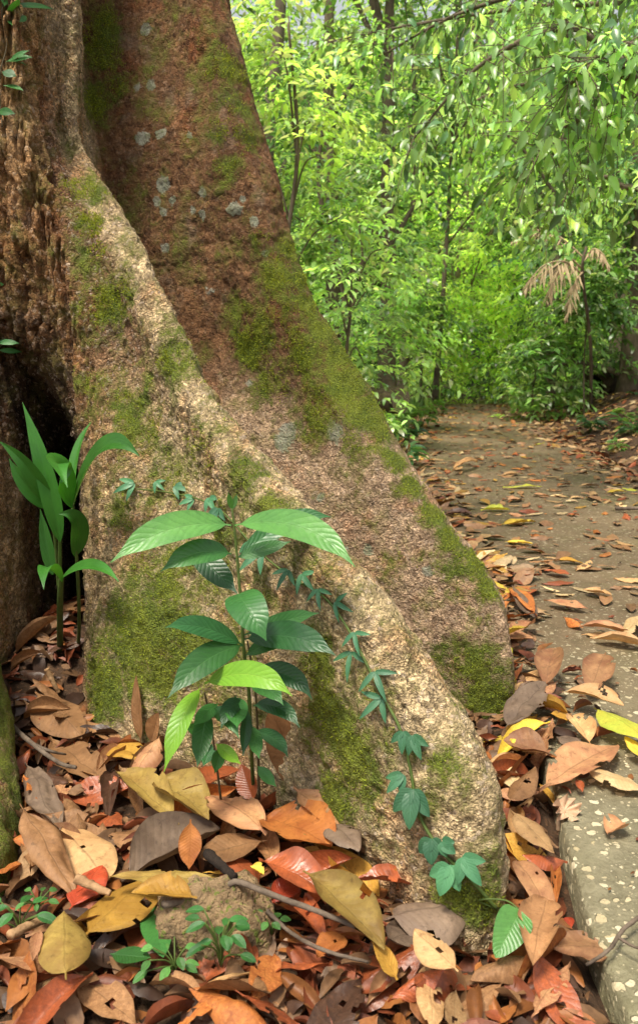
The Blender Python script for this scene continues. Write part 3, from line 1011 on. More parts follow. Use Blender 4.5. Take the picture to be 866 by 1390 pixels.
path_cols = [np.array(DRY[k][0]) for k in ('brown', 'tan', 'pink', 'brown', 'tan', 'rust', 'ochre', 'pink', 'cream', 'brown', 'orange')]


def scrap(x, y, L, jit, cols=None):
    global off
    s = r.randrange(12) if y < 2.4 else r.randrange(7)
    V, F, uv = LEAF_SHAPES[s]
    m = 9
    keep = [i * m + j for i in range(0, 18, 2) for j in (0, 2, 4, 6, 8)]       # a lighter copy of the blade
    Vk = V[keep]
    M = lay(x, y, L, r.uniform(0, 6.283), s, jit, r)
    P = apply(M, Vk)
    accV.append(P)
    for i in range(8):
        for j in range(4):
            a = off + i * 5 + j
            accF.append((a, a + 1, a + 6, a + 5))
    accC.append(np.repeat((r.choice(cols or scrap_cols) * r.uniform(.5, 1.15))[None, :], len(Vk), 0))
    off += len(Vk)
    if y < 3.5:
        hm_add(P, .002, .022)


n = 0
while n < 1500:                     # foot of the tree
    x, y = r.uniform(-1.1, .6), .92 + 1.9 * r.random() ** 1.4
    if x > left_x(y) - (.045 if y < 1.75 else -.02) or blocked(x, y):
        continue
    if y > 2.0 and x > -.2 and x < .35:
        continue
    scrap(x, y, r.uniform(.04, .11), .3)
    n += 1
n = 0
while n < 240:                     # between root tips and the path edge
    y = r.uniform(.8, 3.4)
    x = left_x(y) + r.gauss(0.0, .09)
    if blocked(x, y) or (y < 1.75 and x > left_x(y) - .04):
        continue
    scrap(x, y, r.uniform(.04, .11), .25)
    n += 1
n = 0
while n < 3200:                    # right bank and both verges farther off
    y = 3.0 + 13 * r.random() ** 1.3
    if r.random() < .68:
        x = right_x(y) + r.uniform(-.45, 2.4) * (r.random() ** .6)
    else:
        x = left_x(y) + r.gauss(-.05, .16)
    scrap(x, y, r.uniform(.09, .17), .2, path_cols)
    n += 1
n = 0
while n < 750:                     # flat dry leaves all over the middle and far path
    y = 2.7 + 12.5 * r.random() ** 1.1
    lo, hi_ = float(left_x(y)), float(right_x(y))
    q = r.random()
    x = lo + (hi_ - lo) * (q if r.random() < .6 else (q ** 3 if r.random() < .45 else 1 - q ** 3 * .6))
    scrap(x, y, r.uniform(.06, .16), .06, path_cols)
    n += 1
n = 0
while n < 1000:                     # crumbs strewn over the slab
    y = 1.2 + 14 * r.random() ** 1.4
    x = r.uniform(float(left_x(y)), float(right_x(y)))
    scrap(x, y, r.uniform(.012, .03 + .012 * y * .5), .15)
    n += 1
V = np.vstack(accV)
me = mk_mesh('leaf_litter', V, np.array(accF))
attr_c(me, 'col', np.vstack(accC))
kk = NT('litter')
c = kk.n('Attribute', attribute_name='col').outputs['Color']
nn = kk.noise(kk.n('TexCoord').outputs['Object'], 60, 4, .6)
c = kk.mix(kk.maprange(nn.outputs[0], .35, .65, 0, .7), c, kk.mix(1.0, c, (.5, .45, .42), 'MULTIPLY'))
bb = kk.n('Bump', {'Strength': .4, 'Distance': .004, 'Height': nn.outputs[0]})
M_LIT = kk.done(kk.n('BsdfPrincipled', {'Base Color': c, 'Roughness': .55, 'Normal': bb.outputs[0]}).outputs[0])
tag(link('leaf_litter', me, M_LIT), 'layer of small broken brown leaves covering the soil by the roots and verges', 'leaf litter', kind='stuff')

# ---- single fallen leaves strewn at random
CW = {'brown': 'brown', 'tan': 'tan', 'rust': 'rust-red', 'orange': 'orange', 'dark': 'dark brown', 'ochre': 'ochre', 'olive': 'olive', 'yellow': 'yellow', 'grey': 'grey-brown', 'pink': 'pinkish brown', 'lime': 'yellow-green', 'red': 'red', 'cream': 'cream'}
MIXW = {'brown': 6, 'tan': 2.8, 'rust': 6, 'orange': 4.5, 'dark': .9, 'ochre': 1.4, 'olive': .6, 'grey': .6, 'pink': 2.5}
MIXP = {'brown': 5, 'tan': 3.5, 'rust': 1.6, 'orange': 1.5, 'dark': .6, 'ochre': 1.5, 'yellow': .7, 'pink': 4, 'cream': 1, 'lime': .6}


def strew(x, y, L, jit, mix, where, group):
    ck = wchoice(r, mix)
    s = r.randrange(12) if y < 2.4 else r.randrange(7)
    M = lay(x, y, L, r.uniform(0, 6.283), s, jit, r)
    o = bpy.data.objects.new('fallen_leaf', leaf_me(ck, s))
    COL.objects.link(o)
    o.matrix_world = M
    tag(o, f'{CW[ck]} dry leaf {where}', 'fallen leaf', f'{CW[ck]} {group}')
    if y < 3.6:
        hm_add(apply(M, LEAF_SHAPES[s][0]))


n = 0
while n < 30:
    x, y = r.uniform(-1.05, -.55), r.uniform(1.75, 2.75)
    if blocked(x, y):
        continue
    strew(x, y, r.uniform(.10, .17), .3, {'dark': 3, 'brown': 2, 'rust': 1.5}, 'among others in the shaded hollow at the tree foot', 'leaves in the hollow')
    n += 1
n = 0
while n < 92:
    x, y = r.uniform(-.62, .5), 1.0 + .85 * r.random() ** 1.2
    if x > left_x(y) - .085:
        continue
    if abs(x) > .40 * (y + .25):
        continue
    if x > left_x(y) - .02 or blocked(x, y):
        continue
    strew(x, y, r.uniform(.10, .21), .28, MIXW, 'among others in the heap before the near buttress', 'leaves before the near buttress')
    n += 1
n = 0
while n < 34:
    y = r.uniform(1.0, 2.9)
    x = left_x(y) + r.gauss(-.005, .06)
    if blocked(x, y) or (y < 1.75 and x > left_x(y) - .085):
        continue
    strew(x, y, r.uniform(.10, .18), .22, MIXP, 'among others heaped along the near path edge', 'leaves along the near path edge')
    n += 1
n = 0
while n < 60:
    y = 2.4 + 3.6 * r.random()
    lo, hi_ = float(left_x(y)), float(right_x(y))
    x = lo + (hi_ - lo) * r.random() ** 1.5
    if x > .40 * (y + .2):
        continue
    strew(x, y, r.uniform(.08, .17), .10, MIXP, 'among others lying on the middle of the path', 'leaves on the middle of the path')
    n += 1
n = 0
while n < 60:
    y = 6.0 + 9.0 * r.random()
    lo, hi_ = float(left_x(y)), float(right_x(y))
    x = lo + (hi_ - lo) * r.random()
    if x > .40 * (y + .2):
        continue
    strew(x, y, r.uniform(.11, .2), .09, MIXP, 'among others on the far end of the path', 'leaves on the far end of the path')
    n += 1

# ---- leaves one can point to: (stalk px, tip px, width px, colour, label, extras)
HAND = [
    ((48, 940), (112, 1002), 46, 'brown', 'large dull brown leaf lying across the shaded hollow below the palm seedling', dict(arch=.12, cup=-.3)),
    ((66, 1003), (146, 1062), 36, 'brown', 'long brown leaf below the hollow, just above the dark red rolled one', dict(cup=.2)),
    ((68, 1000), (30, 1042), 30, 'rust', 'rusty torn leaf beside the low left root', {}),
    ((40, 1045), (92, 1062), 26, 'dark', 'smooth dark red-brown leaf beside the low left root', dict(cup=-.35)),
    ((96, 1085), (66, 1110), 40, 'rust', 'glossy brown leaf by the dark slate coloured one', dict(cup=-.3)),
    ((35, 1035), (82, 1130), 42, 'grey', 'dark slate coloured leaf half hidden beside the low left root', {}),
    ((28, 1092), (102, 1218), 52, 'brown', 'big brown ribbed leaf leaning off the low left root', dict(cup=.18, l0=.09, l1=.02)),
    ((82, 1118), (148, 1195), 80, 'tan', 'broad round brown leaf with dark ribs in the lower left', dict(prof=(.95, .6), l0=.02, l1=.02)),
    ((150, 1012), (192, 1030), 36, 'ochre', 'small ochre leaf at the mossy foot of the near buttress', dict(cup=.3)),
    ((219, 998), (180, 1058), 40, 'pink', 'ribbed red-brown leaf standing tilted by the seedling', dict(l0=.10, l1=.03)),
    ((153, 1044), (146, 1112), 26, 'dark', 'dark red rolled leaf in the middle of the left heap', dict(cup=.8)),
    ((243, 1120), (158, 1048), 40, 'olive', 'yellow-olive leaf, left one of the pair in front of the seedling', dict(l0=.06, l1=.06, cup=.15, bites=3)),
    ((208, 1058), (284, 1112), 46, 'olive', 'yellow-olive spotted leaf, right one of the pair in front of the seedling', dict(l0=.065, l1=.05, cup=.15)),
    ((262, 1078), (330, 1046), 32, 'rust', 'curved rust-red leaf lying under the seedling', dict(arch=.15, l0=.05, l1=.04)),
    ((255, 1150), (145, 1130), 44, 'brown', 'wide brown leaf tucked behind the round brown one', {}),
    ((165, 1195), (300, 1125), 62, 'grey', 'very large dull brown leaf crossing below the olive pair', dict(l0=.03, l1=.03)),
    ((259, 1112), (257, 1180), 34, 'orange', 'small orange-brown ribbed leaf standing upright in the heap', dict(l0=.10, l1=.03, cup=.1)),
    ((300, 1195), (150, 1190), 24, 'olive', 'long narrow yellow-green leaf lying above the bottom rock', dict(l0=.07, l1=.07, cup=.3)),
    ((268, 1218), (178, 1212), 32, 'ochre', 'folded ochre leaf left of the bottom rock', dict(l0=.07, l1=.07)),
    ((112, 1275), (212, 1188), 62, 'ochre', 'broad amber leaf with torn holes near the lower left', dict(l0=.04, l1=.05, bites=4)),
    ((95, 1235), (140, 1175), 52, 'red', 'salmon red leaf beneath the broken pale stick', {}),
    ((90, 1330), (88, 1236), 72, 'olive', 'rounded olive brown leaf at the bottom left', dict(l0=.05, l1=.05, prof=(.9, .6))),
    ((55, 1262), (45, 1305), 18, 'pink', 'tiny pinkish curled leaf beside the rounded olive one', dict(l0=.05, l1=.03)),
    ((355, 1110), (450, 1150), 66, 'orange', 'broad orange leaf with small holes in the middle of the heap', dict(l0=.04, l1=.05, bites=4, prof=(.9, .6))),
    ((362, 1132), (282, 1078), 46, 'pink', 'long faded orange leaf pointing at the seedling stem', dict(l0=.05, l1=.05)),
    ((362, 1140), (270, 1165), 40, 'brown', 'brown leaf with dark midrib below the faded orange one', {}),
    ((300, 1155), (352, 1200), 42, 'rust', 'dark red-brown smooth leaf above the grey twig', dict(cup=-.2)),
    ((352, 1168), (440, 1215), 40, 'rust', 'curled red-brown leaf right of the grey twig bend', dict(arch=.18, l0=.05, l1=.04)),
    ((340, 1176), (358, 1188), 16, 'yellow', 'tiny bright yellow leaf above the bottom rock', dict(l0=.06, l1=.06)),
    ((398, 1070), (480, 1150), 42, 'pink', 'pinkish brown long leaf slanting off the near buttress', dict(arch=.1, l0=.10, l1=.04)),
    ((440, 1120), (488, 1155), 34, 'grey', 'cupped grey-brown leaf below the near buttress foot', dict(arch=.2, l0=.05, l1=.05)),
    ((485, 1118), (470, 1068), 28, 'orange', 'orange leaf standing against the near buttress', dict(l0=.04, l1=.10)),
    ((437, 1095), (458, 1105), 26, 'cream', 'small cream speckled leaf against the near buttress', dict(l0=.06, l1=.06)),
    ((495, 1105), (530, 1132), 40, 'rust', 'crumpled red leaf at the near buttress foot', dict(wave=.1, l0=.06, l1=.05)),
    ((532, 1140), (535, 1112), 22, 'orange', 'small orange leaf stuck upright by the near buttress foot', dict(l0=.04, l1=.08)),
    ((412, 1182), (522, 1288), 48, 'olive', 'long smooth olive-yellow leaf in the centre of the bottom heap', dict(l0=.07, l1=.06, arch=.08)),
    ((585, 1206), (485, 1196), 24, 'rust', 'shiny folded chestnut leaf right of the long olive one', dict(cup=.4, l0=.05, l1=.05, bites=3)),
    ((540, 1148), (604, 1205), 52, 'tan', 'broad tan ribbed leaf leaning on the near buttress tip', dict(l0=.08, l1=.06, arch=.12)),
    ((600, 1175), (630, 1255), 36, 'brown', 'brown bent leaf at the mossy tip of the near buttress', dict(l0=.08, l1=.04, arch=.1)),
    ((525, 1245), (636, 1222), 66, 'grey', 'grey veined withered leaf below the near buttress tip', dict(l0=.05, l1=.06, cup=-.3, wave=.06)),
    ((622, 1318), (562, 1262), 40, 'tan', 'curled tan leaf at the bottom below the grey withered one', dict(l0=.05, l1=.07)),
    ((540, 1330), (505, 1275), 34, 'ochre', 'orange-tan pointed leaf at the bottom centre', dict(l0=.03, l1=.06)),
    ((470, 1270), (430, 1300), 30, 'orange', 'rolled orange leaf beside the thin bottom twig', dict(cup=.7)),
    ((455, 1200), (415, 1240), 30, 'rust', 'rust leaf half under the long olive-yellow one', {}),
    ((370, 1225), (405, 1200), 30, 'red', 'bright orange-red leaf beside the bottom rock', {}),
    ((694, 1100), (752, 1158), 44, 'tan', 'golden tan oval leaf between root tip and path corner', dict(l0=.05, l1=.05)),
    ((770, 1170), (708, 1160), 24, 'rust', 'shiny chestnut leaf wedged against the path edge', dict(cup=-.4, l0=.05, l1=.04)),
    ((698, 1165), (750, 1255), 42, 'pink', 'pale brown bent leaf in the gap beside the path edge', dict(l0=.06, l1=.05, arch=.12)),
    ((742, 1215), (722, 1310), 58, 'brown', 'brown leaf with dull ribs at the bottom of the gap', dict(l0=.05, l1=.05)),
    ((838, 1290), (748, 1285), 46, 'pink', 'salmon brown leaf resting on the slab at the bottom', dict(l0=.02, l1=.02)),
    ((775, 1260), (768, 1245), 14, 'red', 'small bright red leaf at the foot of the path edge', {}),
    ((755, 1230), (752, 1170), 16, 'orange', 'narrow rolled orange leaf along the path edge', dict(cup=.8)),
    ((690, 1090), (726, 1040), 36, 'brown', 'brown ribbed leaf propped beside the near buttress tip', dict(l0=.05, l1=.07)),
    ((735, 1065), (772, 1110), 36, 'ochre', 'yellow-brown leaf under the frilled mushroom', {}),
    ((684, 990), (740, 926), 48, 'grey', 'grey-brown striped leaf beside the far buttress tip', dict(l0=.06, l1=.09)),
    ((748, 1025), (683, 1005), 50, 'pink', 'pale brown broken leaf with dark midrib beside the far buttress tip', dict(l0=.06, l1=.05)),
    ((732, 1070), (838, 1010), 46, 'pink', 'large pinkish brown leaf across the path corner', dict(l0=.03, l1=.02, wave=.05)),
    ((792, 1046), (880, 1074), 30, 'cream', 'long cream-tan leaf lying on the speckled slab', dict(l0=.01, l1=.015, cup=-.2)),
    ((806, 962), (876, 1006), 36, 'lime', 'yellow-green leaf on the path at the right edge', dict(l0=.03, l1=.04)),
    ((880, 1040), (848, 1000), 26, 'yellow', 'pale yellow leaf under the yellow-green one', dict(l0=.02, l1=.02)),
    ((822, 886), (800, 942), 44, 'pink', 'pointed pinkish leaf standing on the path pile', dict(l0=.06, l1=.02)),
    ((762, 940), (846, 958), 26, 'tan', 'torn golden leaf crossing the path pile', dict(bites=3, l0=.03, l1=.03)),
    ((745, 968), (776, 978), 34, 'ochre', 'small crinkled yellow-brown leaf in the path pile', {}),
    ((801, 1012), (775, 972), 38, 'tan', 'tan diamond shaped leaf in the path pile', {}),
    ((755, 1000), (790, 1010), 30, 'grey', 'pale grey shiny leaf in the path pile', {}),
    ((738, 935), (752, 880), 40, 'pink', 'reddish brown upright leaf at the middle of the path pile', dict(l0=.02, l1=.08)),
    ((690, 945), (740, 905), 42, 'tan', 'tan leaf against the far buttress side', {}),
    ((690, 870), (725, 845), 40, 'pink', 'dull pink leaf beside the far buttress end', {}),
    ((694, 795), (728, 838), 30, 'grey', 'folded grey-brown leaf above the path pile', dict(l0=.05, l1=.02, arch=.1)),
    ((728, 835), (690, 800), 20, 'orange', 'narrow orange rolled leaf beside the folded grey-brown one', dict(cup=.6)),
    ((738, 815), (798, 826), 22, 'pink', 'brown leaf with a yellow edge above the path pile', {}),
    ((790, 800), (830, 808), 16, 'tan', 'pale tan leaf in the middle distance of the path at right', {}),
    ((785, 850), (858, 862), 30, 'pink', 'broad pinkish leaf on the path near the right edge', {}),
    ((800, 866), (880, 880), 22, 'tan', 'striped tan leaf on the path at the right edge', {}),
    ((880, 835), (845, 862), 30, 'cream', 'pale cream leaf sticking in at the right edge of the path', dict(l0=.03, l1=.02)),
    ((848, 1118), (824, 1132), 24, 'pink', 'small crumpled pink leaf alone on the speckled slab', dict(wave=.1, bites=2)),
    ((782, 1058), (790, 1075), 12, 'rust', 'tiny rust leaf scrap on the slab corner', {}),
    ((685, 735), (722, 738), 12, 'yellow', 'small bright yellow leaf in the middle of the path', {}),
    ((682, 662), (735, 660), 10, 'lime', 'long pale green leaf lying flat on the path', {}),
    ((652, 692), (692, 692), 10, 'lime', 'second pale green leaf on the path, left of the long one', {}),
    ((680, 712), (726, 708), 10, 'yellow', 'pale yellow flat leaf on the middle of the path', {}),
    ((612, 642), (648, 626), 14, 'tan', 'raised tan leaf on the left side of the path', dict(l0=.03, l1=.05)),
    ((600, 700), (640, 698), 8, 'dark', 'dark curled leaf near the mossy root edge on the path', dict(arch=.12)),
    ((823, 668), (850, 668), 8, 'yellow', 'small golden leaf far right on the path', {}),
    ((720, 722), (738, 724), 22, 'pink', 'squarish pink leaf on the middle of the path', dict(l0=.03)),
    ((775, 780), (738, 774), 12, 'rust', 'curved chestnut leaf on the path', dict(arch=.1)),
]
for i, (a, b, wpx, ck, lab, ex) in enumerate(HAND):
    ex = dict(ex)
    l0, l1 = ex.pop('l0', .012), ex.pop('l1', .012)
    z0 = z1 = 0.03
    for _ in range(3):
        pa, pb = on_z(a[0], a[1], z0), on_z(b[0], b[1], z1)
        mid_ = (pa + pb) / 2
        hb_ = hm(mid_[0], mid_[1]) if pa[1] < 3.5 else top_z(mid_[0], mid_[1])
        z0 = .5 * hm(pa[0], pa[1]) + .5 * hb_ + l0 if pa[1] < 3.5 else hb_ + l0
        z1 = .5 * hm(pb[0], pb[1]) + .5 * hb_ + l1 if pb[1] < 3.5 else hb_ + l1
    dep = (mid_ - EYE).dot(np.array([0, CP, -SP]))
    foreshort = 0.62 if abs(a[0] - b[0]) > abs(a[1] - b[1]) else 0.9
    wid = wpx * dep / FPX / foreshort
    if dep > 2.4:
        wid = min(wid * 2.2, .075)
    L = np.linalg.norm(pb - pa)
    wid = min(wid * .86, L * .8)
    args = dict(cup=random.choice([.1, .2, -.25, .3]), arch=random.uniform(.02, .12), wave=random.uniform(.04, .085), twist=random.uniform(-.5, .5), curl=random.choice([0, .3, -.3, .5]), seed=i + 40, nu=26, nv=12, pet=.09, bites=random.choice([0, 1, 2, 3]), prof=(random.uniform(.8, 1), random.uniform(.65, .85)))
    args.update(ex)
    V, F, uv = blade(pa, pb, wid, **args)
    solo('fallen_leaf', V, F, M_DRY[ck], tuple(mid_ * np.array([1, 1, 0]) + np.array([0, 0, hb_])), lab, 'fallen leaf', None, uv)
    hm_add(V, .004, .07)


# big leaves leaning on the bark
def lean(base, tippx, wpx, ck, lab, lift=.03, **kw):
    pb, _ = hit(*tippx, lift)
    pa = on_z(base[0], base[1], .05)
    dep = pb[1]
    upv = np.array([-.35, -.75, .5])
    V, F, uv = blade(pa, pb, wpx * dep / FPX, up=upv, nu=26, nv=12, **kw)
    solo('fallen_leaf', V, F, M_DRY[ck], tuple(pa), lab, 'fallen leaf', None, uv)


lean((422, 1082), (380, 958), 66, 'brown', 'largest dull brown leaf leaning on the near buttress behind the seedling', .025, wave=.02, seed=3, cup=.1, prof=(.8, .6))
lean((192, 1010), (192, 912), 18, 'brown', 'narrow brown leaf standing upright against the mossy buttress', .02, wave=.03, seed=4, cup=.5)
lean((205, 1010), (226, 965), 30, 'brown', 'small curled brown leaf at the mossy buttress, right of the narrow upright one', .03, wave=.04, seed=5, cup=.4)
lean((345, 1090), (345, 1030), 34, 'rust', 'rust-red leaf propped upright under the seedling', .04, wave=.03, seed=6, cup=.3)


# ------------------------------------------------------------------ twigs, sticks and the rock
def twig(pxs, rad, mat, lab, name='twig', zoff=.02, fork=None):
    pts = []
    for px, py in pxs:
        p = on_z(px, py, .04)
        p = on_z(px, py, hm(p[0], p[1]) + zoff)
        pts.append(p)
    pts = curve(pts, 24)
    V, F = tube(pts, np.linspace(rad, rad * .65, 24), 8, .25, 3)
    ps = [(V, F)]
    if fork:
        f = [on_z(px, py, hm(*on_z(px, py, .04)[:2]) + zoff + .004) for px, py in fork]
        ps.append(tube(curve(f, 12), np.linspace(rad * .7, rad * .4, 12), 6, .25, 5))
    V, F = merge(ps)
    solo(name, V, F, mat, tuple(pts[0]), lab, 'twig')


twig([(222, 1228), (275, 1217), (312, 1200), (330, 1199), (390, 1222), (440, 1240), (482, 1258)], .0065, M_TWIG, 'long bent grey twig lying over the bottom rock', zoff=.045)
twig([(362, 1236), (395, 1266), (440, 1290), (500, 1306)], .004, M_TWIG, 'thin pale twig slanting right of the bottom rock', zoff=.03)
twig([(6, 975), (45, 1010), (80, 1035), (104, 1042)], .0065, M_TWIG, 'crooked brown twig in the shaded left heap', zoff=.04, fork=[(45, 1010), (70, 1020), (90, 1024)])
twig([(104, 1192), (150, 1213)], .009, M_STICK, 'short broken pale orange stick on the salmon red leaf', zoff=.055)
twig([(14, 1270), (50, 1252), (72, 1247)], .009, M_STICK, 'stout brown stick by the small plant at bottom left', zoff=.03)
twig([(866, 1246), (845, 1262), (825, 1290), (795, 1310)], .004, M_TWIG, 'forked dry twig lying on the slab at bottom right', zoff=.025, fork=[(838, 1272), (860, 1285), (880, 1288)])
twig([(64, 908), (80, 940)], .008, M_STICK, 'small pale stick upright in the shaded hollow', zoff=.03)
twig([(835, 690), (866, 690), (900, 686)], .012, M_TWIG, 'thin grey stick lying across the path at far right', zoff=.02)
twig([(282, 1158), (318, 1190)], .010, M_DARK, 'dark rotten stick in front of the red-brown leaves', zoff=.05)

rc = on_z(292, 1275, .0)
import bmesh
bm = bmesh.new()
bmesh.ops.create_icosphere(bm, subdivisions=5, radius=1)
V = np.array([v.co[:] for v in bm.verts])
F = [tuple(v.index for v in f.verts) for f in bm.faces]
bm.free()
V[:, 2] = np.where(V[:, 2] > 0, np.abs(V[:, 2]) ** .8, V[:, 2])
dv = 1 + .34 * fbm(V, 1.5, 3, 4, .55) + .09 * fbm(V, 5, 5, 4) - .06 * smooth01(.1 - np.abs(fbm(V, 2.2, 9, 3)), 0, .1)
V = V * dv[:, None] * np.array([.108, .085, .114]) + rc + np.array([0, 0, .005])
solo('rock', V, F, M_ROCK, tuple(rc), 'brown mossy rock at the bottom with small green plants before it', 'rock')

# ------------------------------------------------------------------ frilled mushroom on the slab corner
mp = on_z(758, 1128, .01)
mroot = thing('mushroom', 'pale frilled mushroom growing at the corner of the path slab', 'mushroom', tuple(mp))
top = mp + np.array([.008, -.002, .048])
V, F = tube(curve([mp, mp + np.array([-.002, .0, .025]), top], 10), np.linspace(.0055, .0045, 10), 8, .2)
part('stem', V, F, M_SHROOM, mroot)
ax = np.array([.35, -.5, .75])
ax /= np.linalg.norm(ax)
e1 = np.cross(ax, [0, 0, 1.0])
e1 /= np.linalg.norm(e1)
e2 = np.cross(ax, e1)
V, F = [], []
for i in range(9):
    q = i / 8
    for j in range(72):
        a = 2 * math.pi * j / 72
        ru = .032 * q * (1 + .12 * math.sin(a * 5) * q)
        h_ = .016 * q ** 2.2 * math.sin(a * 9 + math.sin(a * 2)) * .55 + .014 * q * q + .0012 * math.sin(a * 36) * q
        V.append(top + e1 * math.cos(a) * ru + e2 * math.sin(a) * ru * .8 + ax * h_)
for i in range(8):
    for j in range(72):
        F.append((i * 72 + j, i * 72 + (j + 1) % 72, (i + 1) * 72 + (j + 1) % 72, (i + 1) * 72 + j))
part('cap', V, F, M_SHROOM, mroot)


# ------------------------------------------------------------------ seedling in the middle
def put_blade(root, a, b, wpx, mat, d0, d1, up=(0, -.35, .95), ctrl=None, dc=None, **kw):
    d0, d1 = d0 * root['_ds'], d1 * root['_ds']
    pa, pb = at_depth(a[0], a[1], d0), at_depth(b[0], b[1], d1)
    dc = dc * root['_ds'] if dc else None
    c = None if ctrl is None else at_depth(ctrl[0], ctrl[1], dc if dc else (d0 + d1) / 2)
    wid = wpx * (d0 + d1) / 2 / FPX
    args = dict(cup=.22, nu=22, nv=10, pet=.05, prof=(.82, .75), tip=.85)
    args.update(kw)
    V, F, uv = blade(pa, pb, wid, up=up, ctrl=c, **args)
    o = part('leaf', V, F, mat, root, uv)
    return o


sb = on_z(345, 1088, .01)
sroot = thing('tree_seedling', 'tall green seedling with long ribbed leaves growing before the near buttress', 'seedling', tuple(sb))
sroot['_ds'] = .93
st = [sb] + [at_depth(px, py, d * .93) for px, py, d in [(341, 1010, 1.74), (338, 940, 1.71), (331, 880, 1.69), (327, 820, 1.68), (322, 755, 1.67), (317, 705, 1.66), (315, 690, 1.66)]]
V, F = tube(curve(st, 30), np.linspace(.0042, .0022, 30), 7, .1)
part('stem', V, F, M_STEM, sroot)
V, F = tube(curve([at_depth(352, 1085, 1.78 * .93), at_depth(350, 1000, 1.74 * .93), at_depth(346, 930, 1.7 * .93), at_depth(336, 870, 1.69 * .93)], 20), np.linspace(.0032, .002, 20), 6, .1)
part('stem', V, F, M_STEMB, sroot)
V, F = tube(curve([at_depth(300, 1085, 1.76 * .93), at_depth(292, 1020, 1.73 * .93), at_depth(283, 965, 1.71 * .93), at_depth(278, 940, 1.69 * .93)], 18), np.linspace(.0028, .0018, 18), 6, .1)
part('stem', V, F, M_STEMB, sroot)
ML = M_LEAF
B_ = put_blade
UPC = (0, -.75, .6)
B_(sroot, (314, 713), (150, 764), 46, ML['light'], 1.66, 1.56, UPC, (228, 700), 1.60)
B_(sroot, (319, 713), (482, 770), 44, ML['light'], 1.66, 1.52, UPC, (420, 692), 1.58)
B_(sroot, (314, 752), (218, 776), 38, ML['mid'], 1.67, 1.60, UPC, (268, 738), 1.62)
B_(sroot, (258, 742), (323, 806), 36, ML['deep'], 1.74, 1.68, (.3, -.8, .4))
B_(sroot, (320, 760), (450, 702), 32, ML['deep'], 1.68, 1.72, UPC, (395, 690), 1.71)
B_(sroot, (322, 757), (395, 735), 22, ML['mid'], 1.68, 1.68, UPC)
B_(sroot, (322, 806), (362, 870), 52, ML['mid'], 1.66, 1.57, (.15, -.85, .5), (332, 815), 1.58, prof=(.75, .6))
B_(sroot, (332, 862), (434, 832), 24, ML['mid'], 1.68, 1.62, UPC, (390, 838))
B_(sroot, (332, 868), (456, 890), 42, ML['deep'], 1.68, 1.56, UPC, (400, 850), 1.6)
B_(sroot, (330, 876), (224, 852), 30, ML['deep'], 1.68, 1.58, UPC, (270, 838), 1.62)
B_(sroot, (330, 876), (228, 948), 42, ML['mid'], 1.68, 1.55, UPC, (275, 885), 1.6)
B_(sroot, (278, 928), (397, 945), 37, ML['bright'], 1.64, 1.53, UPC, (345, 895), 1.55)
B_(sroot, (340, 918), (424, 950), 32, ML['deep'], 1.70, 1.63, UPC, (395, 898), 1.66)
B_(sroot, (272, 934), (223, 1048), 30, ML['bright'], 1.66, 1.55, (-.2, -.8, .5), (246, 965), 1.57, prof=(.9, .7))
B_(sroot, (281, 962), (268, 1042), 28, ML['mid'], 1.69, 1.60, (.1, -.9, .4), None)
B_(sroot, (286, 966), (325, 1003), 22, ML['mid'], 1.69, 1.62, UPC, (310, 962))
B_(sroot, (320, 945), (322, 988), 32, ML['mid'], 1.69, 1.61, (.1, -.9, .4))
B_(sroot, (336, 962), (330, 1026), 17, ML['deep'], 1.70, 1.65, (.4, -.8, .3))
B_(sroot, (344, 958), (407, 988), 24, ML['deep'], 1.70, 1.63, UPC, (385, 950))
B_(sroot, (346, 992), (391, 1028), 20, ML['deep'], 1.72, 1.65, UPC, (380, 998))
B_(sroot, (294, 1010), (327, 1037), 18, ML['bright'], 1.72, 1.66, UPC)
B_(sroot, (288, 1000), (250, 985), 20, ML['mid'], 1.73, 1.68, UPC)
B_(sroot, (288, 1010), (276, 1040), 20, ML['deep'], 1.74, 1.70, UPC)
B_(sroot, (296, 955), (262, 985), 22, ML['mid'], 1.70, 1.63, UPC)
B_(sroot, (330, 955), (300, 990), 24, ML['deep'], 1.68, 1.62, UPC, (312, 950))
B_(sroot, (342, 985), (352, 1030), 20, ML['mid'], 1.70, 1.64, (.1, -.9, .4))
B_(sroot, (338, 930), (385, 958), 26, ML['mid'], 1.69, 1.62, UPC, (366, 925))
B_(sroot, (300, 1015), (292, 1050), 18, ML['mid'], 1.72, 1.66, (.1, -.9, .4))
B_(sroot, (334, 890), (390, 878), 22, ML['mid'], 1.68, 1.62, UPC, (362, 868))
B_(sroot, (315, 692), (310, 668), 8, ML['light'], 1.66, 1.64, (0, -1, .2))
B_(sroot, (316, 692), (322, 670), 7, ML['light'], 1.66, 1.66, (0, -1, .2))
B_(sroot, (350, 1040), (375, 1068), 16, ML['mid'], 1.74, 1.7, UPC)

# ------------------------------------------------------------------ palm seedlings in the hollow
pb_ = on_z(82, 885, .13)
proot = thing('palm_seedling', 'dark green palm seedling with strap leaves in the hollow at left', 'seedling', tuple(pb_))
DP = 2.28 * .9
proot['_ds'] = .9


def stem_px(root, pts, r0, r1, mat=M_STEM):
    V, F = tube(curve([at_depth(p[0], p[1], p[2] * .9 if p[2] != DP else DP) for p in pts], 18), np.linspace(r0, r1, 18), 7)
    part('stem', V, F, mat, root)


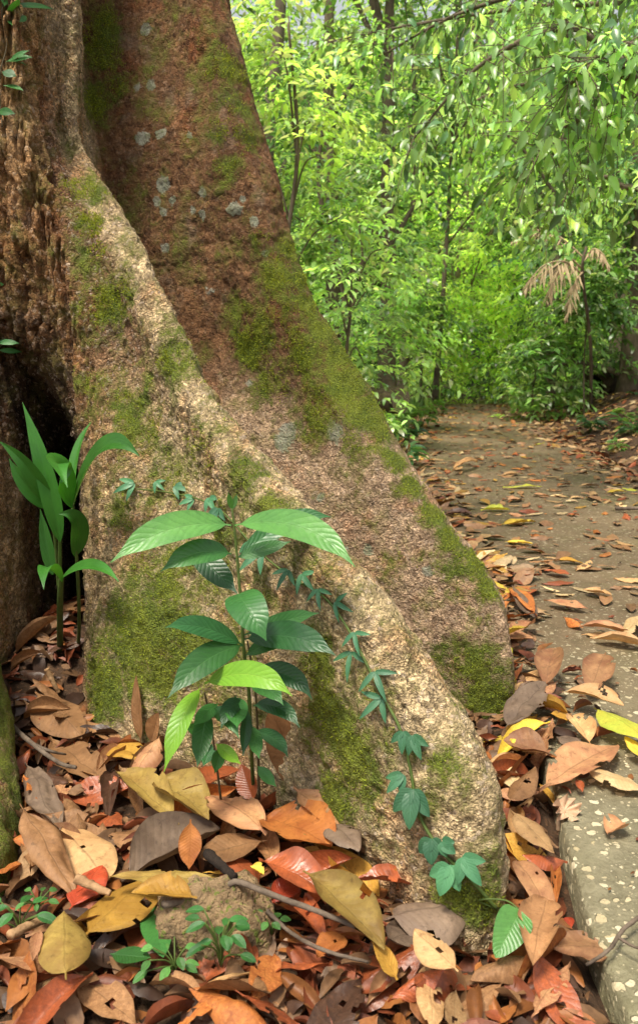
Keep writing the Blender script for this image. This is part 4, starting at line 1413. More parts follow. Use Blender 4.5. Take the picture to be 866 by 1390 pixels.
stem_px(proot, [(82, 900, 2.80), (82, 872, 2.66), (82, 815, 2.42), (84, 780, 2.34)], .011, .007)
stem_px(proot, [(104, 890, 2.78), (108, 855, 2.60), (106, 780, 2.38), (99, 684, DP)], .0055, .0045)
stem_px(proot, [(80, 800, 2.40), (76, 740, 2.34), (69, 684, DP)], .004, .004)
stem_px(proot, [(83, 800, 2.40), (82, 760, 2.34), (82, 725, DP)], .005, .005)
PK = dict(prof=(.66, .85), pet=.01, tip=.3, cup=.35, nu=30)
FU = (.1, -.95, .25)
B_(proot, (82, 735), (31, 546), 26, ML['palm'], 2.28, 2.22, (.2, -.95, .2), (66, 640), 2.2, **PK)
B_(proot, (71, 690), (-2, 598), 22, ML['palm'], 2.27, 2.16, FU, (44, 628), 2.18, **PK)
B_(proot, (69, 690), (13, 622), 22, ML['palm'], 2.30, 2.24, FU, (30, 660), 2.24, **PK)
B_(proot, (99, 690), (125, 572), 18, ML['palm'], 2.30, 2.36, (-.5, -.8, .3), (95, 610), 2.34, **PK)
B_(proot, (99, 690), (190, 620), 38, ML['palm'], 2.28, 2.06, (-.6, -.5, .6), (140, 560), 2.14, **PK)
B_(proot, (99, 690), (92, 662), 40, ML['palm'], 2.28, 2.06, (.4, -.6, .6), (62, 585), 2.16, **PK)
B_(proot, (102, 755), (80, 698), 28, ML['palm'], 2.34, 2.24, (.6, -.7, .3), (118, 690), 2.26, **PK)
B_(proot, (84, 790), (60, 800), 24, ML['palm'], 2.33, 2.14, (0, -.6, .8), (56, 745), 2.2, **PK)
B_(proot, (84, 786), (162, 790), 22, ML['palm'], 2.33, 2.14, (0, -.6, .8), (128, 748), 2.2, **PK)
B_(proot, (72, 780), (55, 690), 18, ML['palm'], 2.4, 2.38, FU, **PK)


del sroot['_ds'], proot['_ds']
# ------------------------------------------------------------------ climbing vine over the near buttress
def trilobe(c, n, size, ang, spread=.9, slim=.25, seed=0, side=1.0):
    """three pointed lobes in the plane across n, the middle one towards angle ang (0 = up the bark)"""
    n = n / np.linalg.norm(n)
    upv = np.array([0, 0, 1.0]) - n * n[2]
    upv /= np.linalg.norm(upv)
    rt = np.cross(upv, n)
    Vs, Fs, Us, o = [], [], [], 0
    for k, sc in ((-1, .8), (0, 1.0), (1, .8)):
        a = ang + k * spread
        d = upv * math.cos(a) + rt * math.sin(a)
        e = c + d * size * sc + n * size * (.22 if k == 0 else .12) - np.array([0, 0, size * .12])
        V, F, uv = blade(c + n * .002 * (k + 2), e, size * slim * (1.1 if k == 0 else 1.0), up=n, arch=.14, cup=.2, prof=(.68, .75), pet=.0, nu=12, nv=6, seed=seed)
        Vs.append(V)
        Us.append(uv)
        Fs += [tuple(i + o for i in f) for f in F]
        o += len(V)
    return np.vstack(Vs), Fs, np.vstack(Us)


p0, _ = hit(160, 662, .012)
vroot = thing('climbing_vine', 'thin blue-green vine with three-lobed leaves climbing across the near buttress', 'vine', tuple(on_z(640, 1262, .02)))
vpx = [(672, 1230), (640, 1195), (600, 1150), (572, 1100), (560, 1040), (545, 985), (518, 935), (496, 890), (470, 845), (440, 810), (400, 785), (352, 745), (300, 690), (240, 672), (160, 662)]
pts = []
for q in vpx:
    h_, n_ = hit(*q, .007)
    if h_ is not None:
        pts.append(h_)
V, F = tube(curve(pts, 110), np.linspace(.0034, .0018, 110), 6)
part('stem', V, F, M_STEM, vroot)
VL = [(186, 657, 34, -1.7, .8, .22), (215, 655, 26, 1.9, .9, .25), (240, 664, 28, 2.1, .8, .25), (268, 678, 30, -1.9, .8, .28), (290, 676, 30, 2.3, .9, .3), (302, 690, 28, 3.0, .9, .3),
      (346, 735, 34, 3.1, .9, .25), (372, 720, 32, 2.2, .8, .22), (360, 748, 40, -2.1, .9, .22), (396, 775, 36, -2.6, 1.0, .2), (415, 780, 34, 2.4, 1.0, .2), (438, 800, 34, 2.9, 1.1, .2), (462, 815, 32, 2.0, 1.0, .18),
      (488, 858, 36, 2.5, 1.2, .18), (484, 884, 38, 3.0, 1.2, .17), (512, 912, 40, 2.9, 1.2, .18), (522, 946, 44, -2.7, 1.1, .2), (552, 990, 42, -2.9, .9, .34), (566, 996, 36, 2.6, .7, .34),
      (552, 1050, 34, -2.3, .7, .34), (566, 1070, 58, 2.9, .75, .42), (590, 1135, 40, -3.0, .8, .6), (604, 1140, 34, 2.2, .7, .6), (628, 1160, 56, 2.3, .9, .38), (615, 1170, 46, -2.9, .8, .5)]
for i, (px, py, sz, an, spd, slim) in enumerate(VL):
    c_, n_ = hit(px, py, .009)
    if c_ is None:
        continue
    n_ = n_ * .6 + np.array([0, -.5, .35])
    dep = (c_ - EYE).dot(np.array([0, CP, -SP]))
    V, F, uv = trilobe(c_, n_, sz * random.uniform(.62, 1.02) * dep / FPX, an + random.uniform(-.35, .35), spd, slim * 1.15, i)
    part('leaf', V, F, M_LEAF['vine'], vroot, uv)
hp = on_z(700, 1238, .05)
pa, pb2 = at_depth(706, 1236, 1.29), at_depth(672, 1300, 1.24)
V, F, uv = blade(pa, pb2, .056, up=(0, -.6, .8), arch=.1, cup=.15, prof=(.55, .6), pet=0, seed=4)
o = part('leaf', V, F, M_LEAF['light'], vroot, uv)
o['label'] = 'heart-shaped pale green leaf hanging low by the buttress tip'
V, F = tube(curve([pts[0], at_depth(650, 1222, 1.33), at_depth(685, 1222, 1.31), pa], 20), .0016, 6)
part('stem', V, F, M_STEM, vroot)


# ------------------------------------------------------------------ small plants
def small_plant(name, label, cat, base, leaves, mat, group=None, stemmat=M_STEM, rad=.0014):
    """leaves: (dx, dy, dz, length, width, heading) from base"""
    root = thing(name, label, cat, tuple(base), group)
    base = np.asarray(base)
    for dx, dy, dz, L, wd, hd in leaves:
        e = base + np.array([dx, dy, dz])
        V, F = tube(curve([base, base + np.array([dx * .3, dy * .3, dz * .6]), e], 8), rad, 5)
        part('stem', V, F, stemmat, root)
        d = np.array([math.cos(hd), math.sin(hd), -.25])
        V, F, uv = blade(e, e + d * L, wd, up=(0, -.25, 1), arch=.12, cup=.2, prof=(.8, .7), pet=.02, nu=12, nv=6)
        part('leaf', V, F, mat, root, uv)
    return root


rr = random.Random(21)


def rosette(n, spread, h, L, wr_=.5):
    out = []
    for k in range(n):
        a = 6.283 * k / n + rr.uniform(-.4, .4)
        q = rr.uniform(.3, 1)
        out.append((math.cos(a) * spread * q, math.sin(a) * spread * q, h * rr.uniform(.5, 1.1), L * rr.uniform(.75, 1.2), L * wr_ * rr.uniform(.8, 1.1), a + rr.uniform(-.5, .5)))
    return out


small_plant('herb', 'small leafy herb on the mossy left root at the bottom edge', 'plant', on_z(28, 1268, .03), rosette(8, .045, .05, .035), ML['mid'])
small_plant('herb', 'creeping herb with round leaves in front of the bottom rock', 'plant', on_z(300, 1312, .03), rosette(16, .045, .085, .026, .6), ML['mid'])
small_plant('herb', 'low pale herb left of the bottom rock', 'plant', on_z(238, 1318, .03), rosette(12, .05, .04, .024, .6), ML['light'])
small_plant('herb', 'tiny herb sprig right of the bottom rock', 'plant', on_z(368, 1272, .03), rosette(6, .02, .04, .022, .65), ML['light'])
small_plant('herb', 'little herb on moss beside the big brown ribbed leaf', 'plant', on_z(52, 1236, .05), rosette(7, .03, .03, .016, .7), ML['light'])
lr = on_z(205, 1330, .03)
for (a, b, w_) in [((205, 1225), (222, 1300), 40), ((150, 1295), (205, 1300), 30)]:
    pa, pb2 = on_z(a[0], a[1], .05), on_z(b[0], b[1], .06)
    V, F, uv = blade(pa, pb2, w_ * 1.4 / FPX, cup=.1, nu=20, nv=8)
    solo('fallen_leaf', V, F, ML['mid'], tuple(pa), 'green fallen leaf left of the bottom rock, ' + ('upper' if w_ == 40 else 'lower') + ' one', 'fallen leaf', None, uv)

# climber at top left of the trunk
croot_p, _ = hit(6, 175, .01)
croot = thing('trunk_climber', 'small climber with paired green leaves at the top left of the trunk', 'vine', tuple(croot_p))
cp = [hit(px, py, .01)[0] for px, py in [(6, 175), (2, 140), (4, 100), (6, 60), (8, 20), (6, -10)]]
V, F = tube(curve(cp, 24), .0018, 6)
part('stem', V, F, M_STEMB, croot)
for px, py, dx, dy, w_ in [(4, 18, 20, -14, 16), (8, 12, 52, 2, 8), (4, 30, 10, 12, 16), (10, 36, 22, 4, 9), (6, 85, 24, -2, 9), (18, 90, 22, 4, 8), (2, 118, 22, 3, 10), (2, 152, 16, 12, 10), (2, 98, 8, 8, 12), (22, 30, 18, 3, 6), (18, 82, 10, -6, 6), (2, 8, 12, -16, 16),
                           (-4, 385, 20, 3, 6), (-6, 465, 28, -4, 8), (-4, 474, 24, 6, 7)]:
    a, n_ = hit(px, py, .012)
    b, _ = hit(px + dx, py + dy, .035)
    if a is None or b is None:
        continue
    V, F, uv = blade(a, b, w_ * a[1] / FPX * 1.1, up=n_ + np.array([0, 0, .5]), arch=.12, nu=12, nv=6, tip=.5)
    part('leaf', V, F, ML['mid'], croot, uv)

# ------------------------------------------------------------------ forest: leaves in quantity
T8 = np.array([(0, 0, 0), (.32, .5, .10), (.32, 0, 0), (.32, -.5, .10), (.68, .38, .02), (.68, 0, -.07), (.68, -.38, .02), (1, 0, -.22)])
T8F = np.array([(0, 2, 1), (0, 3, 2), (1, 2, 5), (1, 5, 4), (2, 3, 6), (2, 6, 5), (4, 5, 7), (5, 6, 7)])
T6 = np.array([(0, 0, 0), (.36, .5, .06), (.36, -.5, .06), (.7, .36, 0), (.7, -.36, 0), (1, 0, -.16)])
T6F = np.array([(0, 2, 1), (1, 2, 4), (1, 4, 3), (3, 4, 5)])


class Leaves:
    def __init__(s):
        s.b, s.d, s.n, s.L, s.w, s.c = [], [], [], [], [], []

    def add(s, b, d, n, L, w, c):
        s.b.append(b); s.d.append(d); s.n.append(n); s.L.append(L); s.w.append(w); s.c.append(c)

    def mesh(s, name, near):
        T, TF = (T8, T8F) if near else (T6, T6F)
        b, d, n = np.array(s.b), np.array(s.d), np.array(s.n)
        d = d / np.linalg.norm(d, axis=1)[:, None]
        sd = np.cross(d, n)
        sd /= np.linalg.norm(sd, axis=1)[:, None] + 1e-9
        n = np.cross(sd, d)
        L, w = np.array(s.L)[:, None, None], np.array(s.w)[:, None, None]
        V = b[:, None, :] + d[:, None, :] * T[None, :, :1] * L + sd[:, None, :] * T[None, :, 1:2] * w + n[:, None, :] * T[None, :, 2:3] * L
        k = len(T)
        F = (TF[None] + (np.arange(len(b)) * k)[:, None, None]).reshape(-1, 3)
        me = mk_mesh(name, V.reshape(-1, 3), F, near)
        attr_c(me, 'col', np.repeat(np.array(s.c), k, 0))
        return me


PAL = {
    'dark': [(.020, .055, .012), (.030, .075, .016), (.040, .095, .020)],
    'mid': [(.045, .115, .018), (.065, .145, .022), (.085, .175, .028), (.035, .09, .02)],
    'light': [(.10, .215, .04), (.14, .265, .05), (.08, .18, .03), (.18, .31, .075)],
    'blue': [(.035, .10, .035), (.05, .125, .045), (.07, .155, .055), (.10, .19, .05)],
    'glow': [(.26, .42, .07), (.34, .48, .10), (.20, .36, .06)],  # sunlight and far haze painted into the leaf colour
    'yellow': [(.15, .26, .045), (.20, .31, .06), (.11, .21, .04)],
}


def rnd_unit(r):
    while True:
        v = np.array([r.uniform(-1, 1) for _ in range(3)])
        q = np.linalg.norm(v)
        if .1 < q < 1:
            return v / q


def spray(LV, TW, c, out, r, n_tw, tlen, nl, L, pal, droop=.35, flat=.5, twr=0.0, aspect=.38):
    """a clump of leafy twigs round c growing towards out"""
    base_c = np.array(r.choice(pal)) * 2.4
    for _ in range(n_tw):
        d = out * .7 + rnd_unit(r) * .9
        d[2] *= flat
        d /= np.linalg.norm(d) + 1e-9
        s = c + rnd_unit(r) * tlen * .45
        ln = tlen * r.uniform(.6, 1.25)
        side = np.cross(d, [0, 0, 1.0])
        side /= np.linalg.norm(side) + 1e-9
        if twr:
            TW.append(tube(np.array([s, s + d * ln * .5 + np.array([0, 0, -droop * ln * .2]), s + d * ln + np.array([0, 0, -droop * ln * .8])]), [twr, twr * .7, twr * .4], 4))
        tc = base_c * r.uniform(.4, 1.4)
        tc = tc * .8 + .2 * tc.mean()
        for k in range(nl):
            t = (k + .7) / nl
            p = s + d * ln * t + np.array([0, 0, -droop * ln * .8 * t * t])
            sg = 1 if k % 2 else -1
            ld = d * .55 + side * sg * .75 + np.array([0, 0, -droop * r.uniform(.3, 1.5)]) + rnd_unit(r) * .25
            nn_ = np.array([0, 0, 1.0]) + rnd_unit(r) * .45
            LL = L * r.uniform(.7, 1.25)
            LV.add(p, ld, nn_, LL, LL * aspect * r.uniform(.8, 1.2), tc * r.uniform(.6, 1.4) if r.random() > .13 else np.array([.36, .44, .24]) * r.uniform(.7, 1.3))  # odd whitish leaves: haze and glints painted as leaf colour


def tree(name, label, cat, x, y, h, tr, clumps, spread, z0, L, palk, seed, tw=8, nl=8, tlen=.55, mat=None, group=None, lean=(0, 0), near=False, droop=.35, trunk=True, flat=.5, nbr=7, depth=.6, bend=.2, fol=None, aspect=.38):
    r = random.Random(seed)
    gz = top_z(x, y)
    root = thing(name, label, cat, (x, y, gz), group)
    base = np.array([x, y, gz])
    tip = base + np.array([lean[0], lean[1], h])
    LV, TW = Leaves(), []
    pal = PAL[palk]
    ctr = curve([base - np.array([0, 0, .15]), base + np.array([lean[0] * .3 + r.uniform(-bend, bend), lean[1] * .3, h * .35]), base + np.array([lean[0] * .65 + r.uniform(-bend, bend), lean[1] * .65, h * .7]), tip], 24)
    if trunk:
        V, F = tube(ctr, np.interp(np.linspace(0, 1, 24), [0, .05, .15, 1], [tr * 1.7, tr * 1.2, tr, tr * .35]), 12, .18, seed)
        part('trunk', V, F, mat or M_TRUNK, root)
    cs = []
    for k in range(clumps):
        t = r.uniform(z0, 1.0)
        i = min(23, int(t * 23))
        a = r.uniform(0, 6.283)
        rad = spread * (r.random() ** .5) * (1.05 - .55 * max(0, (t - .6) / .4))
        c = ctr[i] + np.array([math.cos(a) * rad, math.sin(a) * rad * depth, r.uniform(-.3, .5)])
        c[2] = max(c[2], gz + .12)
        cs.append((c, i, a))
        o_ = np.array([math.cos(a), math.sin(a) * .7 - .25, .1])
        spray(LV, TW, c, o_, r, tw, tlen, nl, L, pal, droop, flat, .004 if near else 0.0, aspect)
    br = []
    for c, i, a in cs[:nbr]:
        j = max(1, int(i * .75))
        m_ = (ctr[j] + c) / 2 + np.array([0, 0, .18])
        br.append((c, ctr[j], m_))
    for c, s, m_ in br:
        V, F = tube(curve([s, m_, c], 10), np.linspace(tr * .38, tr * .1 + .003, 10), 6, .15, seed)
        part('branch', V, F, mat or M_TRUNK, root)
    if TW:
        V, F = merge(TW)
        part('twigs', V, F, mat or M_TRUNK, root)
    me = LV.mesh('crown', near)
    co = np.zeros(len(me.vertices) * 3, np.float32)
    me.vertices.foreach_get('co', co)
    co = co.reshape(-1, 3) - base.astype(np.float32)
    me.vertices.foreach_set('co', co.ravel())
    me.update()
    link('crown', me, fol or M_FOL, root)
    return root


def wx(px, y):
    return (px - 433) / FPX * (y * CP + .2)


# hills behind, to close the view
def hill_z(X, Y):
    P = np.stack([X, Y, np.zeros_like(X)], -1)
    return -1.0 + smooth01(Y, 25, 46) * 17 + 1.2 * fbm(P, .25, 3, 3)


V, F = grid_mesh(np.linspace(-60, 70, 90), np.linspace(25, 90, 50), hill_z)
tag(link('hillside', mk_mesh('hillside', V, F), M_HILL), kind='structure')
LV = Leaves()
r = random.Random(77)
for k in range(1900):
    x, y = r.uniform(-9, 22), r.uniform(24, 38)
    z = float(hill_z(np.array([x]), np.array([y]))[0]) + 11 * r.random() ** 1.3
    spray(LV, [], np.array([x, y, z]), np.array([0, -.8, .2]), r, 5, .9, 6, .34, PAL[r.choice(['mid', 'light', 'yellow', 'glow'])], .3, .6)
tag(link('distant_forest', LV.mesh('distant_forest', False), M_FOL), 'mass of distant bright forest foliage closing off the end of the path', 'forest', kind='stuff')

TG = 'trees and shrubs of the forest behind the path'
# far trees
tree('forest_tree', 'tall tree with pale trunk at the far centre above the path end', 'tree', wx(640, 20), 20, 10.5, .16, 46, 2.6, .22, .20, 'mid', 1, mat=M_TRUNKP, tlen=.7, group=TG)
tree('forest_tree', 'dense dark green tree left of the path end', 'tree', wx(545, 20.5), 20.5, 9.5, .12, 56, 2.3, .10, .19, 'mid', 2, tlen=.7, group=TG)
tree('forest_tree', 'broad dark tree with low boughs right of the path end', 'tree', wx(722, 21), 21, 9, .12, 60, 2.3, .08, .18, 'mid', 3, tlen=.65, group=TG)
tree('forest_tree', 'yellow-green young tree glowing at the end of the path', 'tree', wx(655, 21), 21, 4.6, .07, 34, 1.6, .1, .18, 'glow', 4, tlen=.55, group=TG)
tree('forest_tree', 'leaning tree with grey trunk and flared foot at the path end', 'tree', wx(606, 20), 20, 8.5, .09, 40, 2.0, .25, .17, 'light', 5, mat=M_TRUNKP, lean=(.5, .3), group=TG)
tree('forest_tree', 'tall tree of yellow-green leaves at the far right', 'tree', wx(830, 17), 17, 9, .16, 52, 2.4, .14, .18, 'light', 6, tlen=.65, group=TG)
tree('forest_tree', 'tall light green tree high above the left verge', 'tree', wx(455, 15.5), 15.5, 9, .15, 54, 2.1, .2, .17, 'light', 7, tlen=.6, group=TG)
tree('forest_tree', 'straight pale trunked tree seen beside the far buttress top', 'tree', wx(372, 13), 13, 9, .13, 30, 1.8, .3, .16, 'mid', 8, mat=M_TRUNKP, group=TG)
tree('forest_tree', 'dark trunked tree behind the bright shrub on the left verge', 'tree', wx(524, 12.5), 12.5, 7.5, .13, 32, 1.5, .4, .15, 'mid', 9, group=TG)
tree('forest_tree', 'bluish green tree filling the upper centre', 'tree', wx(600, 14.5), 15.5, 9.2, .05, 44, 1.9, .45, .17, 'blue', 10, lean=(.4, 0), group=TG)
tree('forest_tree', 'slender tree with hanging yellowish leaves right of centre', 'tree', wx(745, 13.5), 13.5, 8, .08, 40, 1.5, .35, .15, 'light', 11, droop=.8, group=TG)
tree('forest_tree', 'dark leafed tree at the right behind the hollow log', 'tree', wx(850, 12.5), 12.5, 7.5, .14, 46, 1.7, .12, .15, 'blue', 12, group=TG)
# shrubs left verge
tree('shrub', 'bright yellow-green shrub beside the far buttress, upper one', 'shrub', wx(395, 7.5), 7.5, 3.7, .03, 26, .75, .38, .11, 'yellow', 13, tlen=.38, group=TG, flat=.4)
tree('shrub', 'light green layered shrub above the left log', 'shrub', wx(480, 10), 10, 2.7, .03, 34, 1.0, .08, .13, 'light', 14, tlen=.45, group=TG, flat=.3)
tree('shrub', 'dark green bush on the left verge behind the layered shrub', 'shrub', wx(450, 12), 12, 4.6, .05, 42, 1.2, .1, .13, 'blue', 15, group=TG)
tree('shrub', 'low pale bush touching the mossy buttress edge', 'shrub', wx(475, 8), 8, 1.9, .025, 22, .65, .08, .11, 'light', 16, tlen=.35, group=TG, flat=.4)
tree('shrub', 'feathery bush at the bend of the path, left side', 'shrub', wx(570, 15), 15, 2.2, .03, 20, .8, .08, .14, 'mid', 17, tlen=.45, group=TG, flat=.3)
tree('shrub', 'sunlit bush in the middle of the path end', 'shrub', wx(668, 17.5), 17.5, 3.0, .03, 30, 1.2, .06, .15, 'glow', 18, tlen=.5, group=TG)
tree('shrub', 'pale sunlit bush just left of the path end', 'shrub', wx(600, 16.6), 16.6, 1.9, .02, 26, .8, .05, .15, 'glow', 41, tlen=.45, group=TG, flat=.4)
tree('shrub', 'glowing yellow-green bush straight beyond the path end', 'shrub', wx(645, 16.9), 16.9, 3.0, .03, 44, 1.1, .04, .16, 'glow', 42, tlen=.5, group=TG)
tree('shrub', 'light bush at the right of the path end, above the low log', 'shrub', wx(712, 16.5), 16.5, 2.4, .02, 30, 1.0, .06, .15, 'glow', 43, tlen=.45, group=TG, flat=.4)
tree('shrub', 'airy light green sapling above the path end', 'shrub', wx(625, 19), 19, 5.6, .03, 36, 1.2, .35, .15, 'glow', 44, tlen=.5, group=TG, flat=.4)
tree('shrub', 'low bush in front of the withered palm on the right', 'shrub', wx(728, 11.6), 11.6, 1.2, .02, 18, .4, .05, .13, 'mid', 45, tlen=.38, group=TG)
tree('shrub', 'dark leafy sapling leaning over the hollow log at the right edge', 'shrub', wx(868, 12.9), 12.9, 3.2, .02, 24, .6, .5, .14, 'blue', 46, tlen=.4, group=TG)
tree('shrub', 'leafy sapling standing before the withered palm stem', 'shrub', wx(792, 11.3), 11.3, 2.3, .012, 22, .45, .42, .13, 'mid', 47, tlen=.35, group=TG)
# right side
tree('shrub', 'large leaved dark bush above the hollow log', 'shrub', wx(845, 12.4), 12.4, 3.4, .03, 40, 1.15, .25, .15, 'blue', 19, tlen=.45, group=TG, fol=M_FOLG)
tree('shrub', 'green bush left of the hollow log at the path edge', 'shrub', wx(750, 13), 12.6, 1.7, .03, 20, .75, .08, .13, 'mid', 20, tlen=.4, group=TG)
tree('shrub', 'tall dark thicket in the shade right of the path end', 'shrub', wx(745, 15.5), 15.5, 4.5, .06, 42, 1.3, .1, .15, 'dark', 21, group=TG)
tree('shrub', 'hanging narrow leaved bush at the right edge in mid height', 'shrub', wx(845, 9.5), 8.6, 4.6, .04, 26, .9, .55, .12, 'light', 22, droop=.9, group=TG)


# ------------------------------------------------------------------ boughs that hang over the path, from a tree standing right of the view
def overhang(label, x, y, h, tr, boughs, L, palk, seed, cat='tree'):
    r = random.Random(seed)
    gz = top_z(x, y)
    root = thing('overhanging_tree', label, cat, (x, y, gz), None)
    base = np.array([x, y, gz])
    V, F = tube(curve([base - np.array([0, 0, .2]), base + np.array([.1, 0, h * .5]), base + np.array([-.1, 0, h])], 20), np.linspace(tr * 1.3, tr * .5, 20), 12, .15, seed)
    part('trunk', V, F, M_TRUNK, root)
    LV, TW = Leaves(), []
    for pl in boughs:
        P = curve([base + np.array([0, 0, pl[0]])] + [at_y(px, py, yy_) for px, py, yy_ in pl[1]], 30)
        V, F = tube(P, np.linspace(.035, .006, 30), 6, .15, seed)
        part('branch', V, F, M_TRUNK, root)
        for k in range(7, 30):
            for q in range(pl[2]):
                d = P[min(29, k + 1)] - P[k - 1]
                d /= np.linalg.norm(d)
                s = P[k] + rnd_unit(r) * .05
                dd = d * .5 + rnd_unit(r) * .9 + np.array([0, 0, -.25])
                dd /= np.linalg.norm(dd)
                ln = r.uniform(.25, .6)
                TW.append(tube(np.array([s, s + dd * ln * .5, s + dd * ln + np.array([0, 0, -.18 * ln])]), [.004, .003, .002], 4))
                tc = np.array(r.choice(PAL[r.choice(palk)])) * 2.6 * r.uniform(.45, 1.5)
                tc = tc * .78 + .22 * tc.mean()
                side = np.cross(dd, [0, 0, 1.0])
                side /= np.linalg.norm(side) + 1e-9
                nlv = r.randint(4, 7)
                for j in range(nlv):
                    t = (j + .8) / nlv
                    p = s + dd * ln * t + np.array([0, 0, -.18 * ln * t * t])
                    ld = dd * .35 + side * (1 if j % 2 else -1) * .55 + np.array([0, 0, -r.uniform(.0, 1.2)]) + rnd_unit(r) * .5
                    LL = L * r.uniform(.5, 1.3)
                    LV.add(p, ld, np.array([0, -.4, .8]) + rnd_unit(r) * .6, LL, LL * .42, tc * r.uniform(.75, 1.3))
    V, F = merge(TW)
    part('twigs', V, F, M_TRUNK, root)
    me = LV.mesh('crown', True)
    co = np.zeros(len(me.vertices) * 3, np.float32)
    me.vertices.foreach_get('co', co)
    me.vertices.foreach_set('co', (co.reshape(-1, 3) - base.astype(np.float32)).ravel())
    me.update()
    link('crown', me, M_FOLG, root)


overhang('tree leaning in from the right with big drooping leaves along low boughs', 4.1, 6.2, 6, .16,
         [(3.2, [(880, 60, 6.0), (760, 40, 6.0), (650, 90, 6.1), (560, 190, 6.2)], 3),
          (3.4, [(900, -30, 6.4), (760, -20, 6.6), (620, 20, 6.8), (510, 80, 7.0)], 3),
          (2.6, [(900, 150, 5.6), (830, 150, 5.5), (770, 170, 5.4), (730, 205, 5.4)], 3),
          (3.0, [(890, 100, 5.2), (840, 80, 5.1), (800, 90, 5.0), (770, 120, 5.0)], 2)], .112, ('blue', 'light', 'light', 'mid'), 31)
overhang('tree leaning in behind it with lighter leaves over the middle of the path', 4.9, 8.6, 7, .15,
         [(3.6, [(860, 130, 8.4), (740, 110, 8.5), (620, 150, 8.6), (530, 230, 8.8)], 4),
          (4.2, [(860, 0, 8.8), (720, 10, 9.0), (580, 30, 9.2), (430, 60, 9.4)], 4),
          (3.0, [(880, 250, 8.4), (820, 240, 8.3), (770, 260, 8.3), (740, 300, 8.3)], 3)], .12, ('light', 'mid', 'yellow', 'yellow'), 32)

# ------------------------------------------------------------------ palm with dead fronds
py_ = 10.6
pbase = np.array([wx(800, 11.6), 11.6, 0])
pbase[2] = top_z(pbase[0], pbase[1])
palm = thing('palm', 'thin palm with withered straw coloured fronds on the right', 'palm', tuple(pbase))
crown_p = at_y(790, 372, py_)
V, F = tube(curve([pbase - np.array([0, 0, .1]), pbase * .5 + crown_p * .5 + np.array([.05, 0, 0]), crown_p, at_y(795, 335, py_)], 16), np.linspace(.028, .018, 16), 8, .1)
part('trunk', V, F, M_TRUNK, palm)


def frond(pxs, ln, mat, hang=1.0, n=26, label=None):
    P = curve([at_y(px, py, y) for px, py, y in pxs], n)
    parts_ = [tube(P, np.linspace(.014, .004, n), 5)]
    r = random.Random(int(pxs[-1][0]))
    for k in range(3, n):
        T = P[min(n - 1, k + 1)] - P[k - 1]
        T /= np.linalg.norm(T)
        sd = np.cross(T, [0, 0, 1.0])
        sd /= np.linalg.norm(sd) + 1e-9
        for sg in (-1, 1):
            if r.random() < .22:
                continue
            L = r.uniform(.6, 1.1) * ln * math.sin(math.pi * (.12 + .8 * k / n)) * r.uniform(.8, 1.15)
            d = sd * sg * .55 + T * .5 + rnd_unit(r) * .3 + np.array([0, 0, -hang * r.uniform(.7, 1.2)])
            d /= np.linalg.norm(d)
            V, F, uv = blade(P[k], P[k] + d * L, .019, up=(0, -.8, .6), nu=6, nv=2, pet=0, cup=.2, arch=.08)
            parts_.append((V, F))
    V, F = merge(parts_)
    o = part('frond', V, F, mat, palm)
    if label:
        o['label'] = label


frond([(790, 372, 10.6), (765, 355, 10.4), (735, 362, 10.2), (712, 392, 10.1)], .42, M_DEADFROND, 1.2, label='withered straw coloured frond hanging lowest')
frond([(790, 365, 10.6), (770, 350, 10.5), (755, 372, 10.3), (742, 408, 10.2)], .40, M_DEADFROND, 1.2)
frond([(792, 350, 10.6), (760, 322, 10.7), (725, 312, 10.8), (695, 328, 10.9)], .22, M_DEADFROND, 1.0)
frond([(794, 350, 10.6), (805, 338, 10.5), (818, 345, 10.4), (826, 362, 10.4)], .22, M_DEADFROND, 1.1)
frond([(792, 368, 10.6), (782, 380, 10.5), (774, 405, 10.4), (768, 432, 10.4)], .25, M_DEADFROND, .8)


# ------------------------------------------------------------------ logs
def log(name, label, a, b, ra, rb, hollow=False):
    a, b = np.array(a), np.array(b)
    root = thing(name, label, 'log', tuple(a))
    n, sd = 30, 36
    P = np.linspace(a, b, n)
    V, F = tube(P, np.linspace(ra, rb, n), sd)
    ax_ = np.repeat(P, sd, axis=0)
    V = ax_ + (V - ax_) * (1 + .32 * fbm(V, 4, 3, 5))[:, None]
    F = F[:-2]
    ax0 = (b - a) / np.linalg.norm(b - a)
    ew = (.16 if hollow else .03) * fbm(V[:sd], 7, 8, 4)
    V[:sd] += ax0 * ew[:, None]
    part('bark', V, F, M_LOG, root)
    end = V[:sd]
    axis = (b - a) / np.linalg.norm(b - a)
    k = .52 if hollow else .06
    inner = a + (end - a) * k
    if hollow:
        inner = a + (end - a) * (k * (1 + .7 * fbm(inner, 9, 4, 3)))[:, None] + axis * .03
    Vr = np.vstack([end, inner])
    part('cut_end', Vr, [(i, (i + 1) % sd, sd + (i + 1) % sd, sd + i) for i in range(sd)], M_TRUNKP if not hollow else M_LOG, root)
    deep = inner + axis * (.5 if hollow else .01)
    Vh = np.vstack([inner, deep, (a + axis * (.5 if hollow else .01))[None]])
    part('hollow' if hollow else 'heartwood', Vh, [(i, (i + 1) % sd, sd + (i + 1) % sd, sd + i) for i in range(sd)] + [(sd + i, sd + (i + 1) % sd, 2 * sd) for i in range(sd)], M_DARK, root)
    return root


def lp(px, py, y, dz=0):
    p = at_y(px, py, y)
    return p


log('hollow_log', 'hollow rotten log with a dark round opening on the right bank', lp(808, 520, 13.0), lp(930, 516, 14.0), .255, .27, True)
log('log', 'sawn mossy log lying on the left verge', lp(544, 545, 9.6), lp(470, 540, 10.2), .17, .17)
log('log', 'low fallen log lying behind the grass right of the path end', lp(700, 545, 14.5), lp(760, 540, 15.2), .12, .12)

